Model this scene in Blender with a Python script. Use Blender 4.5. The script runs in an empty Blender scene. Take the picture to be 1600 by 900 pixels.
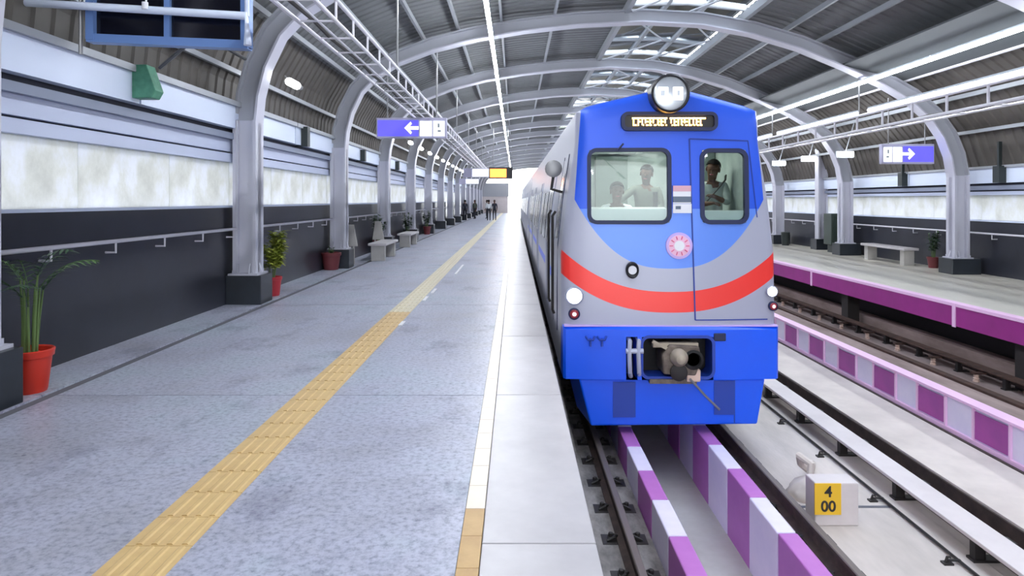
import bpy, bmesh, math, random
from mathutils import Vector, Matrix
random.seed(7)
C = bpy.context.scene.collection
PI = math.pi

# ------------------------------------------------------------------ camera, sky, exposure
CAMZ = 1.7
cam_d = bpy.data.cameras.new('camera'); cam = bpy.data.objects.new('camera', cam_d); C.objects.link(cam)
cam.location = (0, 0, CAMZ); cam.rotation_euler = (PI/2, 0, 0)
cam_d.sensor_width = 36.0; cam_d.lens = 36.0*1050/1600
cam_d.shift_x = -5/1600; cam_d.shift_y = -137/1600
cam_d.clip_end = 1000
bpy.context.scene.camera = cam

world = bpy.data.worlds.new('overcast_sky'); bpy.context.scene.world = world
world.use_nodes = True
wn = world.node_tree; wn.nodes.clear()
wo = wn.nodes.new('ShaderNodeOutputWorld'); wb = wn.nodes.new('ShaderNodeBackground')
wb.inputs[0].default_value = (0.92, 0.96, 1.0, 1); wb.inputs[1].default_value = 3.0
wn.links.new(wb.outputs[0], wo.inputs[0])

vs = bpy.context.scene.view_settings
bpy.context.scene.display_settings.display_device = 'sRGB'
vs.view_transform = 'Standard'; vs.look = 'None'; vs.gamma = 1.0; vs.use_curve_mapping = False
vs.exposure = 1.36
STRIP = 30.0          # emission of the long light lines
cy = bpy.context.scene.cycles
cy.max_bounces = 8; cy.diffuse_bounces = 4; cy.glossy_bounces = 3; cy.transparent_max_bounces = 12

# ------------------------------------------------------------------ helpers
def lin(c):
    return tuple(((v/255)/12.92 if v/255 <= .04045 else ((v/255+.055)/1.055)**2.4) for v in c)

M = {}
def mat(name, rgb, rough=.5, metal=0.0, var=None, vscale=3.0, bump=0.0, bscale=40.0, emit=0.0, spec=.5, stretch=None, detail=4):
    m = bpy.data.materials.new(name); m.use_nodes = True; M[name] = m
    nt = m.node_tree; b = nt.nodes['Principled BSDF']
    col = (*lin(rgb), 1)
    b.inputs['Base Color'].default_value = col
    b.inputs['Roughness'].default_value = rough; b.inputs['Metallic'].default_value = metal
    b.inputs['Specular IOR Level'].default_value = spec
    if emit:
        b.inputs['Emission Color'].default_value = col; b.inputs['Emission Strength'].default_value = emit
    if var or bump:
        tc = nt.nodes.new('ShaderNodeTexCoord'); mp = nt.nodes.new('ShaderNodeMapping')
        nt.links.new(tc.outputs['Object'], mp.inputs['Vector'])
        if stretch: mp.inputs['Scale'].default_value = stretch
    if var:
        n = nt.nodes.new('ShaderNodeTexNoise'); n.inputs['Scale'].default_value = vscale
        n.inputs['Detail'].default_value = detail; n.inputs['Roughness'].default_value = .65
        r = nt.nodes.new('ShaderNodeValToRGB')
        r.color_ramp.elements[0].position = .32; r.color_ramp.elements[1].position = .68
        r.color_ramp.elements[0].color = (*lin(var), 1); r.color_ramp.elements[1].color = col
        nt.links.new(mp.outputs[0], n.inputs['Vector']); nt.links.new(n.outputs['Fac'], r.inputs[0])
        nt.links.new(r.outputs[0], b.inputs['Base Color'])
    if bump:
        n2 = nt.nodes.new('ShaderNodeTexNoise'); n2.inputs['Scale'].default_value = bscale; n2.inputs['Detail'].default_value = 3
        bp = nt.nodes.new('ShaderNodeBump'); bp.inputs['Strength'].default_value = bump; bp.inputs['Distance'].default_value = .01
        nt.links.new(mp.outputs[0], n2.inputs['Vector'])
        nt.links.new(n2.outputs['Fac'], bp.inputs['Height']); nt.links.new(bp.outputs[0], b.inputs['Normal'])
    return m

# concrete, stone
mat('granite_dark', (52, 54, 64), .28, var=(44, 45, 52), vscale=1.2, spec=.5)
mat('plinth_stone', (46, 52, 60), .3, var=(36, 40, 46), vscale=2)
mat('track_concrete', (218, 206, 200), .8, var=(186, 176, 170), vscale=1.7, bump=.3, stretch=(1, .3, 1))
mat('dark_ballast', (150, 145, 144), .85, var=(96, 92, 92), vscale=5, bump=.5, stretch=(1, .5, 1))
mat('brown_bed', (172, 152, 148), .85, var=(130, 112, 108), vscale=2.0, bump=.4, stretch=(1, .3, 1))
mat('beige_walk', (222, 210, 202), .7, var=(200, 188, 182), vscale=1.3)
mat('trough_floor', (190, 188, 184), .6, var=(170, 166, 162), vscale=1.6)
mat('coping_stone', (200, 195, 197), .34, var=(182, 177, 180), vscale=1.6, bump=.05)
mat('right_floor', (214, 208, 196), .3, var=(200, 195, 184), vscale=.6)
mat('tactile_yellow', (222, 190, 130), .45, var=(206, 172, 118), vscale=3)
mat('tactile_pale', (226, 212, 176), .35, var=(214, 206, 180), vscale=2)
mat('edge_ochre', (205, 168, 112), .45, var=(188, 150, 98), vscale=5)
mat('edge_cream', (236, 224, 204), .35, var=(226, 206, 190), vscale=2)
mat('glint_white', (248, 248, 250), .4)
mat('joint_dark', (100, 100, 108), .8)
mat('purple_face', (160, 44, 138), .45, var=(136, 38, 118), vscale=.8)
mat('pink_nosing', (240, 196, 232), .4)
mat('curb_white', (234, 226, 246), .5, var=(222, 214, 240), vscale=2)
mat('curb_purple', (192, 118, 196), .5, var=(180, 106, 186), vscale=2)
mat('panel_purple', (176, 72, 162), .5, var=(156, 66, 150), vscale=2)
mat('beam_white', (220, 210, 210), .5, var=(206, 196, 196), vscale=2)
mat('platform_under', (120, 112, 116), .8, var=(70, 64, 70), vscale=2)
# steel
mat('arch_steel', (168, 170, 178), .4, .1)
mat('arch_light', (196, 196, 208), .38, .1)
mat('roof_sheet', (118, 120, 122), .55, .0, var=(104, 106, 108), vscale=.5)
mat('eave_sheet', (92, 87, 82), .6, .0, var=(76, 72, 68), vscale=1)
mat('purlin_steel', (156, 160, 166), .45, .2)
mat('beam_blue', (190, 198, 222), .5)
mat('beam_bright', (214, 224, 244), .5)
mat('beam_shade', (132, 140, 160), .55)  # beam tone darkened, the shade on it put into the colour
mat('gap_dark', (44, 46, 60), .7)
mat('tube_steel', (226, 224, 232), .45, .1)
mat('rail_steel', (120, 110, 106), .5, .4)
mat('soffit_grey', (92, 96, 98), .6, spec=.2)
mat('rail_rust', (74, 60, 56), .8, var=(50, 40, 38), vscale=8)
mat('iron_dark', (42, 38, 38), .6)
mat('iron_brown', (92, 66, 56), .7, var=(60, 44, 40), vscale=6)
mat('galvanised', (150, 150, 152), .4, .6)
mat('porcelain', (226, 196, 180), .3)
# sign, display
mat('sign_blue', (92, 86, 238), .35, emit=.35)
mat('sign_white', (246, 250, 255), .35, emit=.55)
mat('sign_case', (176, 174, 200), .4)
mat('sign_mark', (140, 148, 156), .5)
mat('frame_blue', (104, 136, 192), .4)
mat('black_glass', (8, 10, 26), .15)
mat('amber_led', (255, 190, 92), .5, emit=5.0)
mat('orange_led', (255, 140, 60), .5, emit=1.3)
mat('black_case', (20, 18, 24), .4)
mat('cab_fill_glow', (250, 250, 240), .5, emit=4.0)
mat('lamp_white', (250, 252, 255), .5, emit=9.0)
mat('strip_white', (244, 249, 255), .5, emit=STRIP)
mat('strip_far', (244, 249, 255), .5, emit=15.0)
mat('ladder_lamp', (244, 249, 255), .5, emit=9.0)
mat('lamp_case', (190, 196, 206), .5)
mat('head_white', (250, 252, 255), .3, emit=7)
mat('head_soft', (232, 238, 246), .25, emit=.9)
mat('reflector', (206, 212, 220), .25, .5)
mat('green_box', (84, 150, 122), .4, var=(60, 120, 96), vscale=6)
mat('dark_box', (40, 48, 48), .5)
mat('dark_green', (54, 66, 60), .5)
# plants
mat('pot_red', (206, 52, 34), .4)
mat('pot_maroon', (112, 50, 54), .5)
mat('pot_crimson', (186, 52, 62), .45)
mat('soil', (60, 42, 34), .9)
mat('leaf_dark', (52, 84, 50), .5, var=(38, 64, 40), vscale=6)
mat('leaf_mid', (84, 116, 58), .5, var=(56, 90, 44), vscale=6)
mat('leaf_lime', (186, 190, 84), .5, var=(132, 150, 58), vscale=6)
mat('stem_green', (96, 120, 68), .6)
# train
mat('train_blue', (8, 94, 250), .3, spec=.6)
mat('train_blue_dark', (28, 66, 170), .4)
mat('train_silver', (168, 172, 192), .32, .2)
mat('train_side', (186, 188, 200), .3, .35)
mat('train_roof', (150, 152, 160), .5, .2)
mat('rubber_navy', (28, 38, 78), .5)
mat('groove_blue', (30, 58, 150), .5)
mat('recess_black', (16, 14, 18), .7)
mat('coupler_metal', (128, 116, 106), .5, .35, var=(86, 76, 70), vscale=9)
mat('coupler_light', (176, 164, 146), .5, .2)
mat('hose_grey', (196, 200, 220), .35, .3)
mat('cab_white', (176, 184, 182), .6, var=(150, 160, 158), vscale=3)
mat('cab_grey', (104, 118, 114), .6)
mat('console_white', (246, 250, 252), .5)
mat('window_dark', (30, 34, 44), .15)
mat('emblem_rim', (206, 178, 240), .4)
mat('emblem_pink', (246, 196, 224), .4)
mat('emblem_red', (232, 120, 160), .4)
mat('plate_white', (240, 240, 246), .4)
mat('plate_saffron', (226, 176, 190), .4)
mat('plate_green', (96, 110, 130), .4)
mat('lamp_red', (170, 60, 70), .3)
# people
mat('skin', (92, 62, 48), .6, spec=.25)
mat('hair', (12, 11, 12), .8, spec=.1)
mat('shirt_white', (226, 230, 232), .8)
mat('shirt_grey', (92, 98, 90), .8)
mat('shirt_pale', (160, 168, 164), .8)
mat('shirt_dark', (46, 48, 62), .8)
mat('trousers_dark', (44, 46, 54), .8)
mat('strap_black', (24, 24, 28), .6)
mat('ground', (120, 128, 112), .9, var=(96, 108, 88), vscale=.05)

def floor_material():
    m = bpy.data.materials.new('floor_granite'); m.use_nodes = True; M['floor_granite'] = m
    nt = m.node_tree; b = nt.nodes['Principled BSDF']
    tc = nt.nodes.new('ShaderNodeTexCoord')
    def noise(scale, detail, sx=1, sy=1):
        mp = nt.nodes.new('ShaderNodeMapping'); mp.inputs['Scale'].default_value = (sx, sy, 1)
        n = nt.nodes.new('ShaderNodeTexNoise'); n.inputs['Scale'].default_value = scale; n.inputs['Detail'].default_value = detail
        n.inputs['Roughness'].default_value = .7
        nt.links.new(tc.outputs['Object'], mp.inputs[0]); nt.links.new(mp.outputs[0], n.inputs['Vector']); return n
    def ramp(src, stops):
        r = nt.nodes.new('ShaderNodeValToRGB'); e = r.color_ramp.elements
        e[0].position, e[0].color = stops[0][0], (*lin(stops[0][1]), 1); e[1].position, e[1].color = stops[-1][0], (*lin(stops[-1][1]), 1)
        for p, c in stops[1:-1]:
            k = e.new(p); k.color = (*lin(c), 1)
        nt.links.new(src.outputs['Fac'], r.inputs[0]); return r
    big = ramp(noise(.55, 4), [(.3, (162, 162, 172)), (.5, (184, 186, 202)), (.7, (180, 192, 202))])
    spk = ramp(noise(26, 6), [(.30, (120, 122, 136)), (.44, (215, 215, 222)), (.56, (255, 255, 255)), (.72, (255, 255, 255))])
    stain = ramp(noise(1.3, 6, 1.0, .55), [(.33, (176, 174, 186)), (.47, (255, 255, 255)), (.7, (255, 255, 255))])
    def mul(a, c, f):
        x = nt.nodes.new('ShaderNodeMix'); x.data_type = 'RGBA'; x.blend_type = 'MULTIPLY'; x.inputs[0].default_value = f
        nt.links.new(a, x.inputs[6]); nt.links.new(c, x.inputs[7]); return x.outputs[2]
    o = mul(mul(big.outputs[0], spk.outputs[0], .75), stain.outputs[0], .8)
    nt.links.new(o, b.inputs['Base Color'])
    rr = nt.nodes.new('ShaderNodeMapRange'); rr.inputs[1].default_value = .3; rr.inputs[2].default_value = .7; rr.inputs[3].default_value = .26; rr.inputs[4].default_value = .5
    nt.links.new(noise(1.1, 4).outputs['Fac'], rr.inputs[0]); nt.links.new(rr.outputs[0], b.inputs['Roughness'])
floor_material()

def glass_material(name, tint, transp, rough=.02):
    m = bpy.data.materials.new(name); m.use_nodes = True; M[name] = m
    nt = m.node_tree; nt.nodes.clear()
    o = nt.nodes.new('ShaderNodeOutputMaterial'); t = nt.nodes.new('ShaderNodeBsdfTransparent'); g = nt.nodes.new('ShaderNodeBsdfGlossy')
    t.inputs[0].default_value = (*lin(tint), 1); g.inputs['Roughness'].default_value = rough
    f = nt.nodes.new('ShaderNodeFresnel'); f.inputs[0].default_value = 1.45
    x = nt.nodes.new('ShaderNodeMixShader'); nt.links.new(f.outputs[0], x.inputs[0]); nt.links.new(t.outputs[0], x.inputs[1]); nt.links.new(g.outputs[0], x.inputs[2])
    nt.links.new(x.outputs[0], o.inputs[0])
glass_material('cab_glass', (236, 244, 242), 1)
glass_material('roof_glass', (238, 244, 250), 1)

def frosted_material():          # milky glazing that lets the daylight through; blotches imitate the blurred greenery outside, put into the sheet's colour
    m = bpy.data.materials.new('frosted_glazing'); m.use_nodes = True; M['frosted_glazing'] = m
    nt = m.node_tree; nt.nodes.clear()
    o = nt.nodes.new('ShaderNodeOutputMaterial'); tr = nt.nodes.new('ShaderNodeBsdfTranslucent'); d = nt.nodes.new('ShaderNodeBsdfDiffuse'); g = nt.nodes.new('ShaderNodeBsdfGlossy')
    tc = nt.nodes.new('ShaderNodeTexCoord'); mp = nt.nodes.new('ShaderNodeMapping'); mp.inputs['Scale'].default_value = (1, 1.3, .95)
    n = nt.nodes.new('ShaderNodeTexNoise'); n.inputs['Scale'].default_value = 1.6; n.inputs['Detail'].default_value = 8; n.inputs['Roughness'].default_value = .7
    r = nt.nodes.new('ShaderNodeValToRGB'); e = r.color_ramp.elements
    e[0].position = .34; e[0].color = (*lin((194, 194, 192)), 1); e[1].position = .60; e[1].color = (*lin((215, 216, 223)), 1)
    k = e.new(.46); k.color = (*lin((206, 206, 204)), 1)
    nt.links.new(tc.outputs['Object'], mp.inputs[0]); nt.links.new(mp.outputs[0], n.inputs['Vector']); nt.links.new(n.outputs['Fac'], r.inputs[0])
    for s in (tr, d): nt.links.new(r.outputs[0], s.inputs[0])
    x = nt.nodes.new('ShaderNodeMixShader'); x.inputs[0].default_value = .45; nt.links.new(tr.outputs[0], x.inputs[1]); nt.links.new(d.outputs[0], x.inputs[2])
    g.inputs['Roughness'].default_value = .15
    y = nt.nodes.new('ShaderNodeMixShader'); y.inputs[0].default_value = .06; nt.links.new(x.outputs[0], y.inputs[1]); nt.links.new(g.outputs[0], y.inputs[2])
    nt.links.new(y.outputs[0], o.inputs[0])
frosted_material()

def train_face_material():       # the livery bands, with a lighter tone low in the blue: a function of the place on the cab front (x' from its centre, z above the rail)
    m = bpy.data.materials.new('train_face'); m.use_nodes = True; M['train_face'] = m
    nt = m.node_tree; b = nt.nodes['Principled BSDF']; b.inputs['Roughness'].default_value = .32; b.inputs['Metallic'].default_value = .1
    tc = nt.nodes.new('ShaderNodeTexCoord'); sp = nt.nodes.new('ShaderNodeSeparateXYZ'); nt.links.new(tc.outputs['Object'], sp.inputs[0])
    def mth(op, a, c=None, v=None):
        k = nt.nodes.new('ShaderNodeMath'); k.operation = op
        for i, s in enumerate((a, c)):
            if s is None: continue
            if isinstance(s, (int, float)): k.inputs[i].default_value = s
            else: nt.links.new(s, k.inputs[i])
        return k.outputs[0]
    x, z = sp.outputs[0], mth('SUBTRACT', sp.outputs[2], 1.145)
    ax = mth('ABSOLUTE', x)
    blue_lo = mth('ADD', .905, mth('MULTIPLY', .66, mth('POWER', mth('DIVIDE', ax, 1.03), 2.6)))
    red_hi = mth('ADD', .635, mth('MULTIPLY', .46, mth('POWER', mth('DIVIDE', ax, 1.24), 2.4)))
    red_lo = mth('ADD', .395, mth('MULTIPLY', .42, mth('POWER', mth('DIVIDE', ax, 1.24), 2.4)))
    xmax = mth('SUBTRACT', 1.165, mth('MULTIPLY', .075, mth('MAXIMUM', mth('SUBTRACT', z, 1.0), 0)))
    is_blue = mth('MULTIPLY', mth('GREATER_THAN', z, blue_lo), mth('LESS_THAN', ax, xmax))
    is_red = mth('MULTIPLY', mth('GREATER_THAN', z, red_lo), mth('LESS_THAN', z, red_hi))
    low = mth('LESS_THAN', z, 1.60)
    def mix(f, a, c):
        k = nt.nodes.new('ShaderNodeMix'); k.data_type = 'RGBA'; nt.links.new(f, k.inputs[0])
        for i, s in ((6, a), (7, c)):
            if isinstance(s, tuple): k.inputs[i].default_value = (*lin(s), 1)
            else: nt.links.new(s, k.inputs[i])
        return k.outputs[2]
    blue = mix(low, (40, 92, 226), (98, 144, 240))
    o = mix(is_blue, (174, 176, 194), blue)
    o = mix(is_red, o, (250, 62, 56))
    nt.links.new(o, b.inputs['Base Color'])
train_face_material()

class MB:
    def __init__(s): s.v = []; s.f = []; s.m = []
    def add(s, vs_, fs, m=0):
        n = len(s.v); s.v += [tuple(p) for p in vs_]; s.f += [tuple(i+n for i in f) for f in fs]; s.m += [m]*len(fs); return s
    def box(s, x0, x1, y0, y1, z0, z1, m=0):
        return s.add([(x0,y0,z0),(x1,y0,z0),(x1,y1,z0),(x0,y1,z0),(x0,y0,z1),(x1,y0,z1),(x1,y1,z1),(x0,y1,z1)],
                     [(0,3,2,1),(4,5,6,7),(0,1,5,4),(1,2,6,5),(2,3,7,6),(3,0,4,7)], m)
    def prism(s, poly, axis, a0, a1, m=0):     # poly: 2d points in the plane across the axis
        def P(p, a): return {'y': (p[0], a, p[1]), 'x': (a, p[0], p[1]), 'z': (p[0], p[1], a)}[axis]
        n = len(poly)
        fs = [tuple(range(n)), tuple(range(2*n-1, n-1, -1))] + [(i, i+n, (i+1) % n+n, (i+1) % n) for i in range(n)]
        return s.add([P(p, a0) for p in poly]+[P(p, a1) for p in poly], fs, m)
    def path(s, pts, r, n=8, m=0, caps=True, flat=None):
        pts = [Vector(p) for p in pts]; rings = []
        rr = r if isinstance(r, (list, tuple)) else [r]*len(pts)
        up = None
        for i, p in enumerate(pts):
            d = (pts[min(i+1, len(pts)-1)]-pts[max(i-1, 0)]).normalized()
            if up is None: up = Vector((0,0,1)) if abs(d.z) < .9 else Vector((0,1,0))
            a = d.cross(up).normalized(); b = a.cross(d).normalized(); up = b
            rings.append([p+(a*math.cos(2*PI*k/n)+b*math.sin(2*PI*k/n)*(flat or 1))*rr[i] for k in range(n)])
        fs = []
        for i in range(len(pts)-1):
            for k in range(n): fs.append((i*n+k, i*n+(k+1) % n, (i+1)*n+(k+1) % n, (i+1)*n+k))
        if caps: fs += [tuple(range(n-1, -1, -1)), tuple((len(pts)-1)*n+k for k in range(n))]
        return s.add([q for R_ in rings for q in R_], fs, m)
    def lathe(s, prof, c=(0,0,0), n=24, m=0, axis='z'):
        vv = []
        for r, h in prof:
            for k in range(n):
                a = 2*PI*k/n; u, w = r*math.cos(a), r*math.sin(a)
                vv.append((c[0]+u, c[1]+w, c[2]+h) if axis == 'z' else (c[0]+u, c[1]-h, c[2]+w))   # axis 'y': height towards the camera
        fs = []
        for i in range(len(prof)-1):
            for k in range(n): fs.append((i*n+k, i*n+(k+1) % n, (i+1)*n+(k+1) % n, (i+1)*n+k))
        fs += [tuple(range(n-1, -1, -1)), tuple((len(prof)-1)*n+k for k in range(n))]
        return s.add(vv, fs, m)
    def mesh(s, name, mats, off=(0,0,0), smooth=False):
        me = bpy.data.meshes.new(name)
        me.from_pydata([(p[0]-off[0], p[1]-off[1], p[2]-off[2]) for p in s.v], [], s.f)
        for k in (mats if isinstance(mats, (list, tuple)) else [mats]): me.materials.append(M[k])
        me.polygons.foreach_set('material_index', s.m)
        bm = bmesh.new(); bm.from_mesh(me); bmesh.ops.recalc_face_normals(bm, faces=bm.faces); bm.to_mesh(me); bm.free()
        if smooth:
            me.polygons.foreach_set('use_smooth', [True]*len(me.polygons)); me.set_sharp_from_angle(angle=math.radians(38))
        me.update(); return me
    def build(s, name, mats, parent=None, bevel=0, smooth=False, origin=None):
        if parent is not None: off = WL[parent.name]
        elif origin is not None: off = Vector(origin)
        else:
            xs = [p[0] for p in s.v]; ys = [p[1] for p in s.v]; zs = [p[2] for p in s.v]
            off = Vector(((min(xs)+max(xs))/2, (min(ys)+max(ys))/2, min(zs)))
        o = bpy.data.objects.new(name, s.mesh(name, mats, off, smooth)); C.objects.link(o)
        WL[o.name] = Vector(off)
        if parent is not None: o.parent = parent
        else: o.location = off
        if bevel:
            bv = o.modifiers.new('bevel', 'BEVEL'); bv.width = bevel; bv.segments = 2; bv.limit_method = 'ANGLE'
        return o
WL = {}
def tag(o, label=None, cat=None, group=None, kind=None):
    if label: o['label'] = label
    if cat: o['category'] = cat
    if group: o['group'] = group
    if kind: o['kind'] = kind
    return o
def thing(name, loc, label, cat, group=None):
    o = bpy.data.objects.new(name, None); C.objects.link(o); o.location = loc; o.empty_display_size = .1
    WL[o.name] = Vector(loc); return tag(o, label, cat, group)
def struct(name, loc=(0,0,0)):
    o = bpy.data.objects.new(name, None); C.objects.link(o); o.location = loc; WL[o.name] = Vector(loc); o['kind'] = 'structure'; return o
def copy_tree(o, loc=None, parent=None, label=None, rotz=None):
    c = o.copy(); C.objects.link(c); c.parent = parent
    if loc is not None: c.location = loc
    if label: c['label'] = label
    if rotz is not None: c.rotation_euler.z = rotz
    WL[c.name] = Vector(c.location)
    for ch in KIDS(o): copy_tree(ch, None, c)
    return c
def KIDS(o): return [x for x in list(C.objects) if x.parent == o]
def inst(o, dloc, parent):       # one more copy of a single piece, mesh shared
    c = o.copy(); C.objects.link(c); c.parent = parent; c.location = Vector(o.location)+Vector(dloc); return c
def at(px, py, Y): return ((px-805)*Y/1050, Y, CAMZ-(py-313)*Y/1050)
NTH = ['first', 'second', 'third', 'fourth', 'fifth', 'sixth', 'seventh', 'eighth', 'ninth', 'tenth', 'eleventh', 'twelfth', 'thirteenth', 'fourteenth', 'fifteenth', 'sixteenth']

YEND = 96.0; YST = -26.0      # the hall goes on behind the camera
BAY = 5.8; ARCH_Y = [5.4+BAY*i for i in range(0, 16)]; BACK_Y = [5.4-BAY*i for i in range(1, 6)]
RZ = -.15            # surface of the platform across the tracks

# ------------------------------------------------------------------ setting: left platform
fl = struct('floor')
slab0 = None
ys = [-1.6+2.54*0]
jy = 10.95-5.08*7
MB().box(-4.75, .36, YST, YEND, -.30, -.02).build('floor_base', 'joint_dark', fl)
k = 0
y = jy
while y < YEND:
    L = 5.08
    if slab0 is None:
        slab0 = MB().box(-4.0, -.275, 0, L-.012, -.02, 0).build('floor_slab', 'floor_granite', fl); slab0.location = (0, y, 0)
        wall0 = MB().box(-4.72, -4.13, 0, L-.012, -.02, 0).build('floor_slab', 'floor_granite', fl); wall0.location = (0, y, 0)
    else:
        inst(slab0, (0, y-jy, 0), fl); inst(wall0, (0, y-jy, 0), fl)
    y += L
MB().box(-4.13, -4.0, YST, YEND, -.035, -.018).build('drain_channel', 'joint_dark', fl)
cy0 = 5.87-2.54*12
cop = MB().box(-.165, .40, 0, 2.532, -.16, .003).build('coping_slab', 'coping_stone', fl, bevel=.006); cop.location = (0, cy0, 0)
y = cy0+2.54
while y < YEND: inst(cop, (0, y-cy0, 0), fl); y += 2.54
# raised guiding tiles, four ribs each
def tactile(y0, n, name, m, parent):
    b = MB()
    for i in range(n):
        yy = y0+.3*i
        b.box(-1.915, -1.585, yy, yy+.296, 0, .004)
        for r_ in range(4):
            x = -1.885+r_*.075+.015
            b.prism([(x, .004), (x+.008, .010), (x+.028, .010), (x+.036, .004)], 'y', yy+.01, yy+.286)
    return b.build(name, m, parent)
tt = tactile(0, 1, 'tactile_tile', 'tactile_yellow', fl); tt.location = (0, 2.4, 0)
tp = tactile(0, 1, 'tactile_tile', 'tactile_pale', fl); tp.location = (0, 2.4+.3*26, 0)
for i in range(1, 96):
    if i < 26: inst(tt, (0, .3*i, 0), fl)
    elif i > 26: inst(tp, (0, .3*(i-26), 0), fl)
st = tactile(2.4+.3*96, 200, 'tactile_strip', 'tactile_pale', fl); st['kind'] = 'stuff'
st = tactile(2.4-.3*60, 60, 'tactile_strip', 'tactile_yellow', fl); st['kind'] = 'stuff'
b = MB()
for i in range(1, 60): b.box(-.272, -.168, 2.2-.3*i, 2.2-.3*i+.296, -.02, .004)
b.build('edge_strip', 'edge_ochre', fl)['kind'] = 'stuff'
eo = MB().box(-.272, -.168, 0, .296, -.02, .004).build('edge_tile', 'edge_ochre', fl); eo.location = (0, 2.2, 0)
ec = MB().box(-.272, -.168, 0, .296, -.02, .004).build('edge_tile', 'edge_cream', fl); ec.location = (0, 3.7, 0)
for i in range(1, 60):
    if i < 5: inst(eo, (0, .3*i, 0), fl)
    elif i > 5: inst(ec, (0, .3*(i-5), 0), fl)
b = MB()
for i in range(60, 300): b.box(-.272, -.168, 2.2+.3*i, 2.2+.3*i+.296, -.02, .004)
b.build('edge_strip', 'edge_cream', fl)['kind'] = 'stuff'
# edge face of the left platform and its supporting wall
MB().box(.36, .385, YST, YEND, -.34, -.16).build('platform_face', 'platform_under', fl)
MB().box(-.6, -.3, YST, YEND, -1.6, -.30).build('platform_wall', 'platform_under', fl)
for (px, py, w, l) in ((628, 506, .05, .30), (665, 467, .05, .5), (678, 455, .05, .6), (718, 421, .045, 2.2)):  # reflections in the floor tiles, put in as thin white patches
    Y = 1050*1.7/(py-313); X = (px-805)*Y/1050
    lb = {628: 'small painted white glint beside the yellow guiding strip, nearest of four', 665: 'small painted white glint on the guiding strip, second nearest of four',
          678: 'small painted white glint on the guiding strip, third nearest of four', 718: 'thin long painted white glint on the floor past the guiding strip'}[px]
    tag(MB().box(X-w/2, X+w/2, Y-l/2, Y+l/2, .001, .012).build('painted_glint', 'glint_white'), lb, 'painted glint', 'painted white glints along the guiding strip')

# ------------------------------------------------------------------ setting: walls
def wall(side):
    s = -1 if side == 'left' else 1
    w = struct('wall_'+side)
    if side == 'left':
        X = -4.72; z = dict(b=-.3, d=1.58, g=2.33, m=2.47, n=2.80, p=2.88, q=3.24, t=3.32)
    else:
        X = 11.75; z = dict(b=-.5, d=1.17, g=1.83, m=1.92, n=2.06, p=2.12, q=2.48, t=2.54)
    def slab(name, m, d0, d1, z0, z1, y0=YST, y1=YEND):
        a, c = sorted((X+s*d0, X+s*d1)); return MB().box(a, c, y0, y1, z0, z1).build(name, m, w)
    # positive depth goes outwards from the wall face
    slab('wall_base', 'granite_dark', 0, .25, z['b'], z['d'])
    slab('sill', 'beam_bright', -.05, .25, z['d'], z['d']+.035)
    slab('lintel', 'beam_blue', -.04, .2, z['g'], z['m'])
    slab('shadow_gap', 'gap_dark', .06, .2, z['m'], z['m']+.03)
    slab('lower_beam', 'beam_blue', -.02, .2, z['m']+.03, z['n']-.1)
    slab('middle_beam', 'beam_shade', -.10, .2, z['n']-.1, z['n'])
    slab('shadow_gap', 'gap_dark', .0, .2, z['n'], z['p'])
    # glazing, one pane every 1.93 m
    y = ARCH_Y[0]-BAY*5.0; g0 = None
    while y < YEND:
        a, c = sorted((X+s*.05, X+s*.065))
        if g0 is None:
            g0 = MB().box(a, c, 0, 1.925, z['d']+.035, z['g']).build('glazing_pane', 'frosted_glazing', w); g0.location.y = y; yy0 = y
        else: inst(g0, (0, y-yy0, 0), w)
        y += BAY/3
    # deep upper beam in lengths, joined with a dark strap in the middle of each bay
    y0 = ARCH_Y[0]-BAY*5.5-.05
    a, c = sorted((X-s*.13, X+s*.2))
    ub = MB().box(a, c, 0, BAY-.04, z['p'], z['q']).build('upper_beam', 'beam_bright', w); ub.location.y = y0
    fl_ = MB().box(min(a, c)-(.05 if s > 0 else -0), max(a, c)+(.05 if s < 0 else 0), 0, BAY-.04, z['q'], z['t']).build('beam_flange', 'purlin_steel', w); fl_.location.y = y0
    k = 1
    while y0+k*BAY < YEND:
        inst(ub, (0, k*BAY, 0), w); inst(fl_, (0, k*BAY, 0), w); k += 1
    return w, X
wL, XL = wall('left')
wR, XR = wall('right')

# handrails
def handrail(x, z, xw, label, y1):
    h = thing('handrail', (x, 20, z), label, 'handrail')
    MB().path([(x, YST, z), (x, y1, z)], .024, 10).build('rail', 'tube_steel', h, smooth=True)
    b0 = None; y = 4.5; 
    while y < y1:
        bb = None
        if b0 is None:
            b0 = MB().path([(x, 0, z), (x, 0, z-.13), (xw, 0, z-.13)], .014, 6).build('bracket', 'tube_steel', h, smooth=True)
            b0.location.y = y-20; yb = y; b0.location = (0, y, 0)
        else: inst(b0, (0, y-yb, 0), h)
        y += 1.08
    # the bracket mesh was made around y = 0, shift by the rail's own origin
    return h
h1 = handrail(-4.60, 1.23, -4.73, 'long pale steel handrail along the dark wall beside the near platform', 70)
h2 = handrail(11.62, .88, 11.76, 'long steel handrail on the dark wall of the far platform across the tracks', 70)

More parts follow.
